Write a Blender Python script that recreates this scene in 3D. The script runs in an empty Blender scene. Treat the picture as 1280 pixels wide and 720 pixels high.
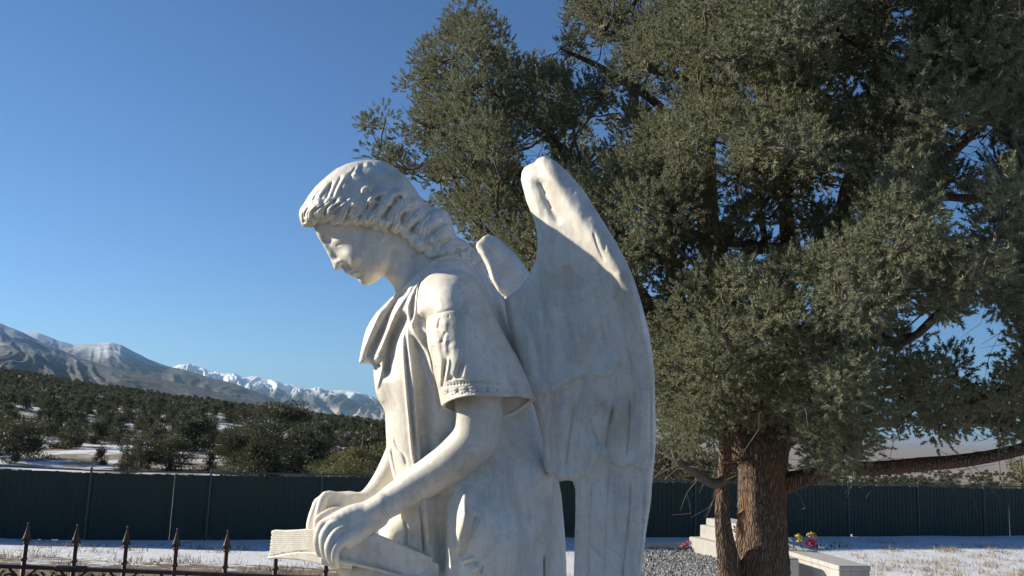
import bpy, math, os
import numpy as np
from mathutils import Vector
S = bpy.context.scene
COL = S.collection
R = math.radians
# ------------------------------------------------------------------ camera
FPX = 1100.0                       # focal length in photo pixels (photo 1280 wide)
CAMZ = 1.7
PITCH = math.atan(168 / FPX)
ROLL = 0.0384
CAM = np.array([0, 0, CAMZ])
F_ = np.array([0, math.cos(PITCH), math.sin(PITCH)])
R0 = np.array([1.0, 0, 0]); U0 = np.array([0, -math.sin(PITCH), math.cos(PITCH)])
RR = R0 * math.cos(ROLL) + U0 * math.sin(ROLL)
UU = -R0 * math.sin(ROLL) + U0 * math.cos(ROLL)
def P(px, py, Y):
    """point of the place seen at photo position (px, py) and Y metres away"""
    px = np.asarray(px, float); py = np.asarray(py, float); Y = np.asarray(Y, float)
    d = F_ * FPX + (px - 640)[..., None] * RR + (360 - py)[..., None] * UU
    return CAM + d * (Y / d[..., 1])[..., None]
def hit(px, py, z):
    """where the line of sight through (px, py) meets the level z"""
    d = F_ * FPX + (px - 640) * RR + (360 - py) * UU
    return CAM + d * ((z - CAMZ) / d[2])
cam_data = bpy.data.cameras.new('camera'); cam = bpy.data.objects.new('camera', cam_data); COL.objects.link(cam)
cam_data.sensor_width = 36; cam_data.lens = 36 * FPX / 1280
cam_data.clip_start = 0.05; cam_data.clip_end = 60000
from mathutils import Matrix
m3 = Matrix((tuple(RR), tuple(UU), tuple(-F_))).transposed()
cam.matrix_world = Matrix.Translation(Vector(CAM)) @ m3.to_4x4()
S.camera = cam
# ------------------------------------------------------------------ object helpers
def mesh_obj(name, V, faces, mat, parent=None, smooth=True, origin=None):
    V = np.asarray(V, dtype=np.float32).reshape(-1, 3)
    me = bpy.data.meshes.new(name)
    if isinstance(faces, np.ndarray):
        n, k = faces.shape
        me.vertices.add(len(V)); me.loops.add(n * k); me.polygons.add(n)
        if origin is not None: V = V - np.asarray(origin, dtype=np.float32)
        me.vertices.foreach_set('co', V.ravel())
        me.loops.foreach_set('vertex_index', faces.astype(np.int32).ravel())
        me.polygons.foreach_set('loop_start', np.arange(0, n * k, k, dtype=np.int32))
        me.polygons.foreach_set('loop_total', np.full(n, k, dtype=np.int32))
        me.update(calc_edges=True)
    else:
        if origin is not None: V = V - np.asarray(origin, dtype=np.float32)
        me.from_pydata(V.tolist(), [], [list(f) for f in faces]); me.update()
    me.polygons.foreach_set('use_smooth', np.full(len(me.polygons), bool(smooth)))
    me.materials.append(mat)
    o = bpy.data.objects.new(name, me); COL.objects.link(o)
    if origin is not None: o.location = tuple(origin)
    if parent is not None:
        o.parent = parent
        if origin is None: o.location = tuple(-np.array(root_loc(parent)))
        else: o.location = tuple(np.array(origin) - np.array(root_loc(parent)))
    return o
def root_loc(p):
    t = np.zeros(3)
    while p is not None:
        t = t + np.array(p.location); p = p.parent
    return t
def thing(name, label, cat, loc=(0, 0, 0), group=None):
    o = bpy.data.objects.new(name, None); COL.objects.link(o); o.location = tuple(loc); o.empty_display_size = .1
    return tag(o, label, cat, group)
def tag(o, label=None, cat=None, group=None, kind=None):
    if label: o['label'] = label
    if cat: o['category'] = cat
    if group: o['group'] = group
    if kind: o['kind'] = kind
    return o
class MB:
    def __init__(s): s.V = []; s.F = []; s.n = 0
    def add(s, V, F):
        V = np.asarray(V, float); s.V.append(V)
        s.F += [tuple(int(i) + s.n for i in f) for f in F]; s.n += len(V)
    def box(s, c, size, rz=0.0, taper=1.0, bev=0.0):
        x, y, z = np.array(size) / 2.0; V = []
        ring = lambda zz, ex, ey: [(-ex, -ey, zz), (ex, -ey, zz), (ex, ey, zz), (-ex, ey, zz)]
        if bev > 0:
            b = bev; L = []
            for zz, q in ((-z, b), (-z + b, 0), (z - b, 0), (z, b)):
                ex = x - q; ey = y - q
                L.append([(-ex + b, -ey, zz), (ex - b, -ey, zz), (ex, -ey + b, zz), (ex, ey - b, zz), (ex - b, ey, zz), (-ex + b, ey, zz), (-ex, ey - b, zz), (-ex, -ey + b, zz)])
            V = [p for r in L for p in r]; F = [tuple(range(7, -1, -1)), tuple(range(24, 32))]
            for k in range(3):
                for i in range(8):
                    j = (i + 1) % 8; F.append((k * 8 + i, k * 8 + j, k * 8 + 8 + j, k * 8 + 8 + i))
        else:
            V = ring(-z, x, y) + ring(z, x * taper, y * taper)
            F = [(3, 2, 1, 0), (4, 5, 6, 7), (0, 1, 5, 4), (1, 2, 6, 5), (2, 3, 7, 6), (3, 0, 4, 7)]
        V = np.array(V); ca, sa = math.cos(rz), math.sin(rz)
        V = np.stack([V[:, 0] * ca - V[:, 1] * sa, V[:, 0] * sa + V[:, 1] * ca, V[:, 2]], 1) + np.array(c)
        s.add(V, F)
    def tube(s, pts, rad, n=8, cap=True, jit=None):
        pts = np.asarray(pts, float); m = len(pts)
        rad = np.broadcast_to(np.asarray(rad, float), (m,))
        T = np.gradient(pts, axis=0); T /= np.linalg.norm(T, axis=1)[:, None] + 1e-9
        up = np.array([0, 0, 1.0]) if abs(T[0, 2]) < .9 else np.array([1.0, 0, 0])
        V = []; a = np.arange(n) * 2 * math.pi / n
        N = np.cross(T[0], up); N /= np.linalg.norm(N)
        for i in range(m):
            N = N - T[i] * N.dot(T[i]); N /= np.linalg.norm(N) + 1e-9
            B = np.cross(T[i], N)
            r = rad[i] if jit is None else rad[i] * jit(i, a)
            V.append(pts[i] + (np.cos(a) * r)[:, None] * N + (np.sin(a) * r)[:, None] * B)
        V = np.concatenate(V); F = []
        for i in range(m - 1):
            for k in range(n):
                k2 = (k + 1) % n
                F.append((i * n + k, i * n + k2, (i + 1) * n + k2, (i + 1) * n + k))
        if cap: F += [tuple(range(n - 1, -1, -1)), tuple((m - 1) * n + k for k in range(n))]
        s.add(V, F)
    def lathe(s, c, prof, n=10):
        V = []; F = []
        for r, z in prof:
            for k in range(n):
                a = 2 * math.pi * k / n; V.append((c[0] + r * math.cos(a), c[1] + r * math.sin(a), c[2] + z))
        for i in range(len(prof) - 1):
            for k in range(n):
                k2 = (k + 1) % n; F.append((i * n + k, i * n + k2, (i + 1) * n + k2, (i + 1) * n + k))
        F += [tuple(range(n - 1, -1, -1)), tuple((len(prof) - 1) * n + k for k in range(n))]
        s.add(V, F)
    def build(s, name, mat, parent=None, smooth=False, origin=None):
        return mesh_obj(name, np.concatenate(s.V), s.F, mat, parent, smooth, origin)
def noise1(x, seed=0):
    rng = np.random.RandomState(seed); t = rng.rand(4096) * 2 - 1
    i = np.floor(x).astype(int); f = x - i; f = f * f * (3 - 2 * f)
    return t[i % 4096] * (1 - f) + t[(i + 1) % 4096] * f
def vnoise(x, y, seed=0):
    rng = np.random.RandomState(seed); T = rng.rand(256, 256) * 2 - 1
    xi = np.floor(x).astype(int); yi = np.floor(y).astype(int); fx = x - xi; fy = y - yi
    fx = fx ** 3 * (fx * (fx * 6 - 15) + 10); fy = fy ** 3 * (fy * (fy * 6 - 15) + 10)
    g = lambda a, b: T[a % 256, b % 256]
    return (g(xi, yi) * (1 - fx) + g(xi + 1, yi) * fx) * (1 - fy) + (g(xi, yi + 1) * (1 - fx) + g(xi + 1, yi + 1) * fx) * fy
def fbm(x, y, seed=0, oct=5, ridged=False):
    s = 0; a = 1; t = 0
    for k in range(oct):
        v = vnoise(x * 2 ** k + 17.3 * k, y * 2 ** k - 9.1 * k, seed + k)
        if ridged: v = 1 - 2 * np.abs(v)
        s = s + a * v; t += a; a *= .5
    return s / t
# ------------------------------------------------------------------ materials
class NT:
    def __init__(s, name):
        s.m = bpy.data.materials.new(name); s.m.use_nodes = True; s.t = s.m.node_tree; s.n = s.t.nodes; s.l = s.t.links
        s.b = s.n['Principled BSDF']; s.co = s.n.new('ShaderNodeTexCoord').outputs['Object']
    def link(s, a, b): s.l.new(a, b)
    def mapping(s, scale, co=None):
        k = s.n.new('ShaderNodeMapping'); k.inputs['Scale'].default_value = scale if hasattr(scale, '__len__') else (scale,) * 3
        s.link(co or s.co, k.inputs[0]); return k.outputs[0]
    def noise(s, scale, detail=4, rough=.55, co=None, dist=0.0, out='Fac'):
        k = s.n.new('ShaderNodeTexNoise'); k.inputs['Detail'].default_value = detail; k.inputs['Roughness'].default_value = rough
        k.inputs['Distortion'].default_value = dist
        if hasattr(scale, '__len__'): k.inputs['Scale'].default_value = 1; s.link(s.mapping(scale, co), k.inputs['Vector'])
        else: k.inputs['Scale'].default_value = scale; s.link(co or s.co, k.inputs['Vector'])
        return k.outputs[out]
    def voro(s, scale, co=None, out='Distance', feat='F1'):
        k = s.n.new('ShaderNodeTexVoronoi'); k.feature = feat
        if hasattr(scale, '__len__'): k.inputs['Scale'].default_value = 1; s.link(s.mapping(scale, co), k.inputs['Vector'])
        else: k.inputs['Scale'].default_value = scale; s.link(co or s.co, k.inputs['Vector'])
        return k.outputs[out]
    def ramp(s, fac, stops):
        k = s.n.new('ShaderNodeValToRGB'); e = k.color_ramp.elements
        while len(e) < len(stops): e.new(.5)
        for i, (p, c) in enumerate(stops):
            e[i].position = p; e[i].color = tuple(c) + (1,) if hasattr(c, '__len__') else (c, c, c, 1)
        s.link(fac, k.inputs[0]); return k.outputs[0]
    def mix(s, fac, a, b, mode='MIX'):
        k = s.n.new('ShaderNodeMix'); k.data_type = 'RGBA'; k.blend_type = mode
        for v, i in ((fac, 0), (a, 6), (b, 7)):
            if isinstance(v, (int, float)): k.inputs[i].default_value = v if i == 0 else (v, v, v, 1)
            elif isinstance(v, tuple): k.inputs[i].default_value = v + (1,)
            else: s.link(v, k.inputs[i])
        return k.outputs[2]
    def math(s, op, a, b=0.0):
        k = s.n.new('ShaderNodeMath'); k.operation = op
        for v, i in ((a, 0), (b, 1)):
            if isinstance(v, (int, float)): k.inputs[i].default_value = v
            else: s.link(v, k.inputs[i])
        return k.outputs[0]
    def bump(s, h, strength=.3, dist=.01):
        k = s.n.new('ShaderNodeBump'); k.inputs['Strength'].default_value = strength; k.inputs['Distance'].default_value = dist
        s.link(h, k.inputs['Height']); s.link(k.outputs[0], s.b.inputs['Normal'])
    def done(s, color, rough=.8, spec=None, metal=None):
        if isinstance(color, tuple): s.b.inputs['Base Color'].default_value = color + (1,)
        else: s.link(color, s.b.inputs['Base Color'])
        if isinstance(rough, (int, float)): s.b.inputs['Roughness'].default_value = rough
        else: s.link(rough, s.b.inputs['Roughness'])
        if spec is not None: s.b.inputs['Specular IOR Level'].default_value = spec
        if metal is not None: s.b.inputs['Metallic'].default_value = metal
        return s.m
# ------------------------------------------------------------------ sculpting kit
# (a sculpt lives in a box of x, y = photo pixels at the statue, w = depth in the same unit, 1 unit = 1/550 m)
D0 = 2.0; UPM = 550.0
def spline(pts, k=6):
    p = np.asarray(pts, float)
    if len(p) < 3: 
        t = np.linspace(0, 1, k + 1)[:, None]; return p[0] * (1 - t) + p[-1] * t
    q = np.vstack([2 * p[0] - p[1], p, 2 * p[-1] - p[-2]]); out = []
    for i in range(1, len(q) - 2):
        t = np.linspace(0, 1, k, endpoint=False)[:, None]
        a, b, c, d = q[i - 1], q[i], q[i + 1], q[i + 2]
        out.append(.5 * (2 * b + (c - a) * t + (2 * a - 5 * b + 4 * c - d) * t ** 2 + (3 * b - a - 3 * c + d) * t ** 3))
    return np.vstack(out + [p[-1:]])
def seg_dist(X, Y, pts, closed=False):
    """unsigned distance, signed side and position along a polyline"""
    p = np.asarray(pts, float); q = np.roll(p, -1, 0) if closed else p[1:]
    if not closed: p = p[:-1]
    best = np.full(X.shape, 1e9); side = np.zeros(X.shape); along = np.zeros(X.shape)
    n = len(p)
    for i in range(n):
        e = q[i] - p[i]; L = e.dot(e) + 1e-12
        dx = X - p[i, 0]; dy = Y - p[i, 1]
        t = np.clip((dx * e[0] + dy * e[1]) / L, 0, 1)
        d = (dx - t * e[0]) ** 2 + (dy - t * e[1]) ** 2
        m = d < best
        best = np.where(m, d, best)
        side = np.where(m, e[0] * dy - e[1] * dx, side); along = np.where(m, (i + t) / n, along)
    return np.sqrt(best), np.sign(side), along
def poly_sd(X, Y, pts):
    """signed distance to a closed outline, positive inside"""
    d, _, _ = seg_dist(X, Y, pts, True)
    p = np.asarray(pts, float); q = np.roll(p, -1, 0); ins = np.zeros(X.shape, bool)
    for (x0, y0), (x1, y1) in zip(p, q):
        if y0 == y1: continue
        c = ((Y < y0) != (Y < y1)) & (X < (x1 - x0) * (Y - y0) / (y1 - y0) + x0)
        ins ^= c
    return np.where(ins, d, -d)
def tps(X, Y, pts, vals, lam=0.0):
    p = np.asarray(pts, float); v = np.asarray(vals, float); n = len(p); s = 100.0
    p = p / s; d = np.linalg.norm(p[:, None] - p[None], axis=2)
    K = d ** 2 * np.log(d + 1e-9) + lam * np.eye(n); Q = np.hstack([np.ones((n, 1)), p])
    A = np.zeros((n + 3, n + 3)); A[:n, :n] = K; A[:n, n:] = Q; A[n:, :n] = Q.T
    w = np.linalg.solve(A, np.concatenate([v, [0, 0, 0]]))
    x = X / s; y = Y / s; out = w[n] + w[n + 1] * x + w[n + 2] * y
    for i in range(n):
        r2 = (x - p[i, 0]) ** 2 + (y - p[i, 1]) ** 2
        out = out + w[i] * .5 * r2 * np.log(r2 + 1e-12)
    return out
def strokes(X, Y, lst):
    """carving strokes: (kind, points, width, height). ridge, groove, stepL / stepR (raised on one side, sharp drop on the other)"""
    H = np.zeros(X.shape); x0 = X[0, 0]; y0 = Y[0, 0]; st = X[1, 0] - X[0, 0]
    for kind, pts, wd, am in lst:
        sp = spline(pts); pad = 5 * wd + 3
        i0 = max(int((sp[:, 0].min() - pad - x0) / st), 0); i1 = int((sp[:, 0].max() + pad - x0) / st) + 1
        j0 = max(int((sp[:, 1].min() - pad - y0) / st), 0); j1 = int((sp[:, 1].max() + pad - y0) / st) + 1
        xs = X[i0:i1, j0:j1]; ys = Y[i0:i1, j0:j1]
        if xs.size == 0: continue
        d, sd, al = seg_dist(xs, ys, sp)
        taper = np.clip(np.minimum(al, 1 - al) / .18, 0, 1); taper = taper * taper * (3 - 2 * taper)
        if kind == 'ridge': h = np.exp(-(d / wd) ** 2)
        elif kind == 'groove': h = -np.exp(-(d / wd) ** 2)
        elif kind == 'roll': h = np.sqrt(np.clip(1 - (d / wd) ** 2, 0, 1))
        elif kind == 'flatridge': h = np.exp(-(d / wd) ** 4); taper = 1.0
        else:
            s = sd * (1 if kind == 'stepR' else -1)      # image y runs down
            h = np.where(s > 0, np.exp(-(d / wd) ** 1.5), np.exp(-(d / 1.2) ** 2))
        H[i0:i1, j0:j1] += am * h * taper
    return H
def surface_nets(v, origin, step):
    ins = v < 0; nx, ny, nz = v.shape
    c = [(a, b, d) for a in (0, 1) for b in (0, 1) for d in (0, 1)]
    sub = lambda A, o: A[o[0]:nx - 1 + o[0], o[1]:ny - 1 + o[1], o[2]:nz - 1 + o[2]]
    cnt = sum(sub(ins, o).astype(np.int8) for o in c)
    act = (cnt > 0) & (cnt < 8); idx = np.argwhere(act); 
    cid = np.full(act.shape, -1, np.int32); cid[act] = np.arange(len(idx))
    acc = np.zeros((len(idx), 3)); num = np.zeros(len(idx))
    vals = {o: v[idx[:, 0] + o[0], idx[:, 1] + o[1], idx[:, 2] + o[2]].astype(float) for o in c}
    for o in c:
        for ax in range(3):
            if o[ax] == 0:
                o2 = list(o); o2[ax] = 1; o2 = tuple(o2); a = vals[o]; b = vals[o2]
                m = (a < 0) != (b < 0); t = np.where(m, a / np.where(a == b, 1, a - b), 0)
                pt = np.tile(np.array(o, float), (len(idx), 1)); pt[:, ax] += t
                acc += pt * m[:, None]; num += m
    V = (idx + acc / num[:, None]) * step + np.array(origin)
    F = []
    for ax in range(3):
        b, d = [(1, 2), (2, 0), (0, 1)][ax]
        lo = [slice(None)] * 3; hi = [slice(None)] * 3; lo[ax] = slice(0, -1); hi[ax] = slice(1, None)
        e = ins[tuple(lo)] != ins[tuple(hi)]
        g = np.argwhere(e); lim = np.array([nx - 1, ny - 1, nz - 1])
        g = g[(g[:, b] > 0) & (g[:, d] > 0) & (g[:, b] < lim[b]) & (g[:, d] < lim[d])]
        def at(db, dd):
            h = g.copy(); h[:, b] -= db; h[:, d] -= dd; return cid[h[:, 0], h[:, 1], h[:, 2]]
        q = np.stack([at(0, 0), at(1, 0), at(1, 1), at(0, 1)], 1)
        flip = ins[g[:, 0], g[:, 1], g[:, 2]]; q[~flip] = q[~flip][:, ::-1]; F.append(q[(q >= 0).all(1)])
    return V, np.concatenate(F)
class Sculpt:
    def __init__(s, x0, x1, y0, y1, w0, w1, step=1.0):
        s.step = step; s.x = np.arange(x0, x1, step, dtype=float); s.y = np.arange(y0, y1, step, dtype=float); s.w = np.arange(w0, w1, step, dtype=float)
        s.X, s.Y = np.meshgrid(s.x, s.y, indexing='ij'); s.v = np.full((len(s.x), len(s.y), len(s.w)), 50, np.float32)
    def relief(s, q, yc, sd=None, rnd=4.0, far=1.0):
        """double-faced relief: half thickness sqrt(q) about the sheet yc, cut by an outline with a rounded rim"""
        if sd is not None:
            r = 1 - np.clip(1 - np.clip(sd, 0, None) / rnd, 0, 1) ** 2
            q = np.where(q > 0, q * r, q)
        gx, gy = np.gradient(q, s.step); yc = np.broadcast_to(yc, q.shape)
        cx, cy = np.gradient(yc, s.step)
        out = np.empty_like(s.v)
        for k, w in enumerate(s.w):
            dw = w - yc; dw = np.where(dw > 0, dw / far, dw)
            G = dw * dw - q
            out[:, :, k] = G / np.sqrt(4 * dw * dw + (gx + 2 * dw * cx) ** 2 + (gy + 2 * dw * cy) ** 2 + 60)
        if sd is not None: out = np.maximum(out, (-sd)[:, :, None].astype(np.float32))
        return out
    def caps(s, chain, k=2.0, into=None):
        """smooth chain of tapered capsules (x, y, w, r)"""
        res = into
        ch = [np.array(c, float) for c in chain]
        if len(ch) > 2: ch = list(spline(np.array(ch), 4)); k = min(k, .6)
        for a, b in zip(ch[:-1], ch[1:]):
            r = max(a[3], b[3]) + 8
            sl = []
            for arr, i in ((s.x, 0), (s.y, 1), (s.w, 2)):
                lo = min(a[i], b[i]) - r; hi = max(a[i], b[i]) + r
                sl.append(slice(max(int((lo - arr[0]) / s.step), 0), max(int((hi - arr[0]) / s.step) + 1, 0)))
            X = s.x[sl[0]][:, None, None]; Y = s.y[sl[1]][None, :, None]; W = s.w[sl[2]][None, None, :]
            e = b[:3] - a[:3]; L = e.dot(e) + 1e-9
            dx, dy, dw = X - a[0], Y - a[1], W - a[2]
            t = np.clip((dx * e[0] + dy * e[1] + dw * e[2]) / L, 0, 1)
            d = np.sqrt((dx - t * e[0]) ** 2 + (dy - t * e[1]) ** 2 + (dw - t * e[2]) ** 2) - (a[3] + (b[3] - a[3]) * t)
            cur = res[sl[0], sl[1], sl[2]]
            res[sl[0], sl[1], sl[2]] = smin(cur, d, k)
        return res
    def new(s): return np.full(s.v.shape, 50, np.float32)
    def build(s, name, mat, parent, label=None):
        pad = s.v; pad[0] = pad[-1] = 5; pad[:, 0] = pad[:, -1] = 5; pad[:, :, 0] = pad[:, :, -1] = 5
        V, F = surface_nets(pad, (s.x[0], s.y[0], s.w[0]), s.step)
        F = F[:, ::-1]
        W = P(V[:, 0], V[:, 1], D0 + V[:, 2] / UPM)
        o = mesh_obj(name, W, F, mat, parent, True); s.v = None
        if label: o['label'] = label
        return o
def smin(a, b, k):
    if k <= 0: return np.minimum(a, b)
    h = np.clip(.5 + .5 * (b - a) / k, 0, 1); return b + (a - b) * h - k * h * (1 - h)
def blur(v, n):
    for _ in range(n):
        for ax in range(3):
            v = np.moveaxis(v, ax, 0); v[1:-1] = .25 * v[:-2] + .5 * v[1:-1] + .25 * v[2:]; v = np.moveaxis(v, 0, ax)
    return v
def smax(a, b, k): return -smin(-a, -b, k)
def cq(c):                                # control points (x, y, half width)
    c = np.array(c, float); return c[:, :2], c[:, 2] ** 2 * np.sign(c[:, 2])
def edge_pts(poly, gap=9):
    p = np.asarray(poly, float); out = []
    for a, b in zip(p[:-1], p[1:]):
        n = max(1, int(np.linalg.norm(b - a) / gap)); 
        for i in range(n): out.append(a + (b - a) * i / n)
    out.append(p[-1]); return np.array(out)
def qmap(X, Y, ctrl, zero, lam=0.0):
    p, v = cq(ctrl); z = edge_pts(zero) if len(zero) else np.zeros((0, 2))
    return tps(X, Y, np.vstack([p, z]), np.concatenate([v, np.zeros(len(z))]), lam)
def carve(q, H):
    r = np.sqrt(np.clip(q, 0, None)); return np.where(q > 0, np.maximum(q + 2 * np.maximum(r, 3) * H * np.clip(r / 8, 0, 1), .2 * q), q)

# ------------------------------------------------------------------ marble
n = NT('weathered_white_marble')
stain = n.noise(7, 6, .65, dist=.6); fine = n.noise(60, 5, .6); drip = n.noise((30, 30, 5), 4, .6)
c = n.ramp(stain, [(.30, (.66, .58, .45)), (.48, (.83, .775, .665)), (.72, (.885, .85, .765))])
c = n.mix(n.ramp(drip, [(.48, 0.0), (.72, .55)]), c, (.50, .45, .38))
c = n.mix(n.ramp(fine, [(.3, .35), (.5, 0.0)]), c, (.56, .50, .41))
vein = n.ramp(n.noise(5, 5, .6, dist=2.5), [(.485, 0.0), (.5, .35), (.515, 0.0)])
c = n.mix(vein, c, (.46, .44, .42))
pits = n.ramp(n.noise(160, 2, .5), [(.68, 0.0), (.76, .5)])
c = n.mix(pits, c, (.34, .31, .27))
n.bump(n.math('ADD', n.math('MULTIPLY', fine, .7), n.math('MULTIPLY', n.noise(260, 3, .6), .35)), .35, .0025)
MARBLE = n.done(c, .55, .35)
def angel():
    base = P(610, 1010, 2.0); base[1] = 2.0
    root = thing('angel_statue', 'white marble angel with bowed head and tall wings, reading an open book', 'statue', base)
    # ---------------- body: head, neck, arms, hands
    s = Sculpt(376, 640, 205, 715, -125, 95, 1.0)
    X, Y = s.X, s.Y
    prof = [(390.5, 279), (393, 286), (397, 296), (401.5, 303), (407, 312.5), (412, 322.5), (415.4, 330), (417.3, 336), (420, 338), (424.5, 336.8), (428.3, 336), (430, 338.3), (431, 341),
            (433.8, 342.2), (436.3, 342.8), (438.6, 345.2), (442, 346.8), (445.6, 347.2), (447.5, 350), (450.6, 354), (455, 356.4), (460, 356.6), (467.5, 353.8), (473.5, 350), (479, 345.2), (484.5, 349.5), (489, 354), (492, 359), (494, 366), (496, 385)]
    back = [(515, 400), (560, 390), (570, 350), (545, 310), (530, 275), (510, 250), (480, 240), (440, 240), (405, 258), (390, 272)]
    ctl = [(403, 299, 6), (408, 307, 6), (413.5, 318, 6.5), (418, 328, 8), (423, 331.5, 9.5), (421, 335, 7), (427, 333, 8),
           (411.5, 304, 7.5), (416.5, 313, 9.3), (422, 322, 9.8), (428.5, 329.5, 11.5),
           (414, 299.5, 11), (421, 302, 21), (430, 300, 28), (425, 312, 18), (433, 319, 27), (440, 327, 28.5), (443, 312, 33), (452, 303, 37), (446, 285, 36), (440, 268, 37),
           (406, 291, 13), (412, 289.5, 20), (420, 287, 28), (430, 280, 34), (398, 285, 11), (402, 279, 19), (408, 272, 25), (420, 262, 29), (450, 255, 32), (490, 255, 34), (520, 280, 34),
           (434, 339.5, 8), (438.5, 341.5, 8.5), (445, 337, 16), (432, 335.5, 8), (435, 331, 13), (442.5, 344.5, 7.5), (448, 345, 11), (452, 351, 9), (458, 352.5, 10), (460, 347, 18),
           (468, 344, 23), (474, 335, 31), (482, 318, 37), (490, 300, 41), (455, 337, 26), (449, 329, 28), (460, 320, 35), (470, 308, 39),
           (484, 344, 19), (490, 347, 24), (500, 337, 32), (510, 345, 35), (503, 360, 26), (520, 320, 38), (520, 368, 34), (500, 320, 38), (540, 340, 42)]
    q = qmap(X, Y, ctl, prof, .0002)
    st = [('groove', [(419.5, 307.2), (424, 306), (430, 301)], 1.0, 2.2), ('ridge', [(408, 289), (413, 297), (418.5, 304.5)], 2.4, 1.3),        # lash line
          ('ridge', [(417, 300), (423.5, 300.5), (430, 296)], 3.6, 1.4),       # upper lid
          ('ridge', [(405, 289), (412, 287), (422, 282), (432, 277)], 3.0, 1.2),
          ('groove', [(436, 342.5), (440, 340.8), (444.5, 338.2)], 1.0, 2.6),                   # mouth
          ('ridge', [(434, 340), (438, 338.3), (443, 336.5)], 1.8, 1.8), ('ridge', [(439, 344.6), (443, 342), (447, 339.6)], 1.8, 2.1),
          ('groove', [(444.5, 338.5), (446, 337)], 1.8, 1.0),
          ('groove', [(425, 333.5), (427, 332.3), (428.5, 330)], 1.1, 3.2), ('ridge', [(419, 328.5), (423, 327.5), (427, 329.5)], 2.4, 2.0),
          ('groove', [(428, 327), (433, 331), (438, 334), (444, 335)], 2.5, 1.0),
          ('groove', [(444, 348), (448, 346), (454, 343)], 2.0, 2.4),
          ('groove', [(480, 343), (486, 332), (490, 318), (492, 305)], 5.0, 3.0),
          ('ridge', [(505, 330), (503, 345), (499, 362)], 5, 2.5),
          ('ridge', [(472, 292), (474, 299), (478, 300), (481, 292)], 1.8, 2.2)]
    q = carve(q, strokes(X, Y, st))
    sd = poly_sd(X, Y, prof + back)
    v = s.relief(q, 0.0, sd, 1.2)
    # near arm, wrist and back of the hand
    arm = s.new()
    arm = s.caps([(592, 440, -78, 27), (597, 490, -82, 29.5), (599, 522, -84, 29.5), (594, 548, -82, 29), (570, 573, -73, 27), (540, 593.5, -60, 24), (507, 615, -50, 21), (481, 632, -47, 18)], 6, arm)
    arm = s.caps([(481, 632, -52, 18), (458, 645, -48, 17), (440, 656, -46, 16.5), (426, 662, -47, 13.5)], 8, arm)
    arm = s.caps([(470, 640, -50, 15), (440, 645, -48, 14), (412, 655, -44, 10)], 8, arm)
    arm = s.caps([(470, 645, -48, 17), (445, 667, -54, 12), (434, 676, -56, 10)], 8, arm)
    arm = blur(arm, 3)
    def finger(ch, k=1.0):
        g = s.new(); g = s.caps(ch, 2.0, g); return g
    fs = [finger([(424, 650, -40, 8), (407, 656, -44, 8), (400.5, 664, -48, 7.2), (397.8, 678, -50, 6.4), (401, 691, -47, 5.8), (409, 701, -40, 5)]),
          finger([(430, 654, -50, 8), (414, 659, -55, 7.4), (405.5, 671, -59, 6.6), (405.5, 686, -59, 5.9), (410, 698, -53, 5.2), (416, 706, -44, 4.6)]),
          finger([(436, 660, -54, 8), (421, 667, -62, 7.2), (412.5, 680, -66, 6.4), (412, 692, -65, 5.8), (415, 701, -58, 5.2), (419, 707, -48, 4.5)]),
          finger([(442, 667, -56, 8), (430, 675, -66, 6.8), (420.5, 685, -70, 6.0), (418.5, 696, -69, 5.4), (420, 703, -62, 5.0), (421, 707, -52, 4.4)])]
    hand = arm
    for g in fs: hand = smin(hand, g, 1.6)
    # far arm and hand
    far = s.new()
    far = s.caps([(520, 500, 70, 26), (512, 545, 68, 24), (500, 573, 60, 21), (479.5, 605, 48, 16.5), (459, 627, 38, 14.5), (436, 631, 30, 15.5), (418, 628, 28, 13)], 6, far)
    far = s.caps([(436, 628, 40, 14), (415, 627, 42, 12)], 6, far)
    far = blur(far, 3)
    ff = [finger([(425, 625, 26, 9), (408, 621.5, 24, 7.5), (401.5, 634, 20, 6.5), (398, 648, 16, 5.8), (396, 664, 16, 5)]),
          finger([(425, 627, 40, 9), (402, 627, 38, 7.5), (394.5, 637, 34, 6.2), (389, 652, 30, 5.4), (387.5, 664, 28, 5)]),
          finger([(430, 640, 16, 8.5), (414, 642, 8, 7.2), (402, 647.5, 4, 6.2), (397.5, 650, 4, 5)])]
    for g in ff: far = smin(far, g, 1.6)
    v = np.minimum(v, smin(hand, far, 1.0))
    s.v = v
    body = s.build('body', MARBLE, root); del v, arm, hand, far, fs, ff
    # ---------------- hair
    s = Sculpt(368, 622, 194, 352, -66, 66, .8); X, Y = s.X, s.Y
    top = [(390.6, 284.6), (383, 284.3), (378, 283), (375.4, 277), (373.6, 268), (375, 261), (381, 252.5), (386, 244), (395, 232.5), (407.5, 221), (420, 211), (432.5, 205), (445, 201.5), (456, 200), (470, 200), (482.5, 202.8), (495, 210), (507.5, 221), (520, 237), (526.5, 247.5), (537.5, 259), (545, 260.5), (554, 260.8), (560, 266), (564, 275), (566.5, 283), (570, 294), (580, 300), (592, 310), (600, 318), (607.5, 332.5), (610, 348)]
    low = [(596, 350), (590, 341), (583, 331), (575, 324), (560, 321), (546, 321), (540, 322), (533, 321), (529, 315), (523, 315.5), (518, 309), (514, 308), (509, 299), (503, 297), (500, 290.5), (494, 292.5), (487, 288), (481, 291), (474, 286.5), (469, 288.5), (463, 282.5), (457, 284), (451, 280), (445, 282.5), (438, 279), (431, 282.5), (423, 280), (416, 282), (411, 276.5), (404, 279.5), (396, 278.5)]
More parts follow.
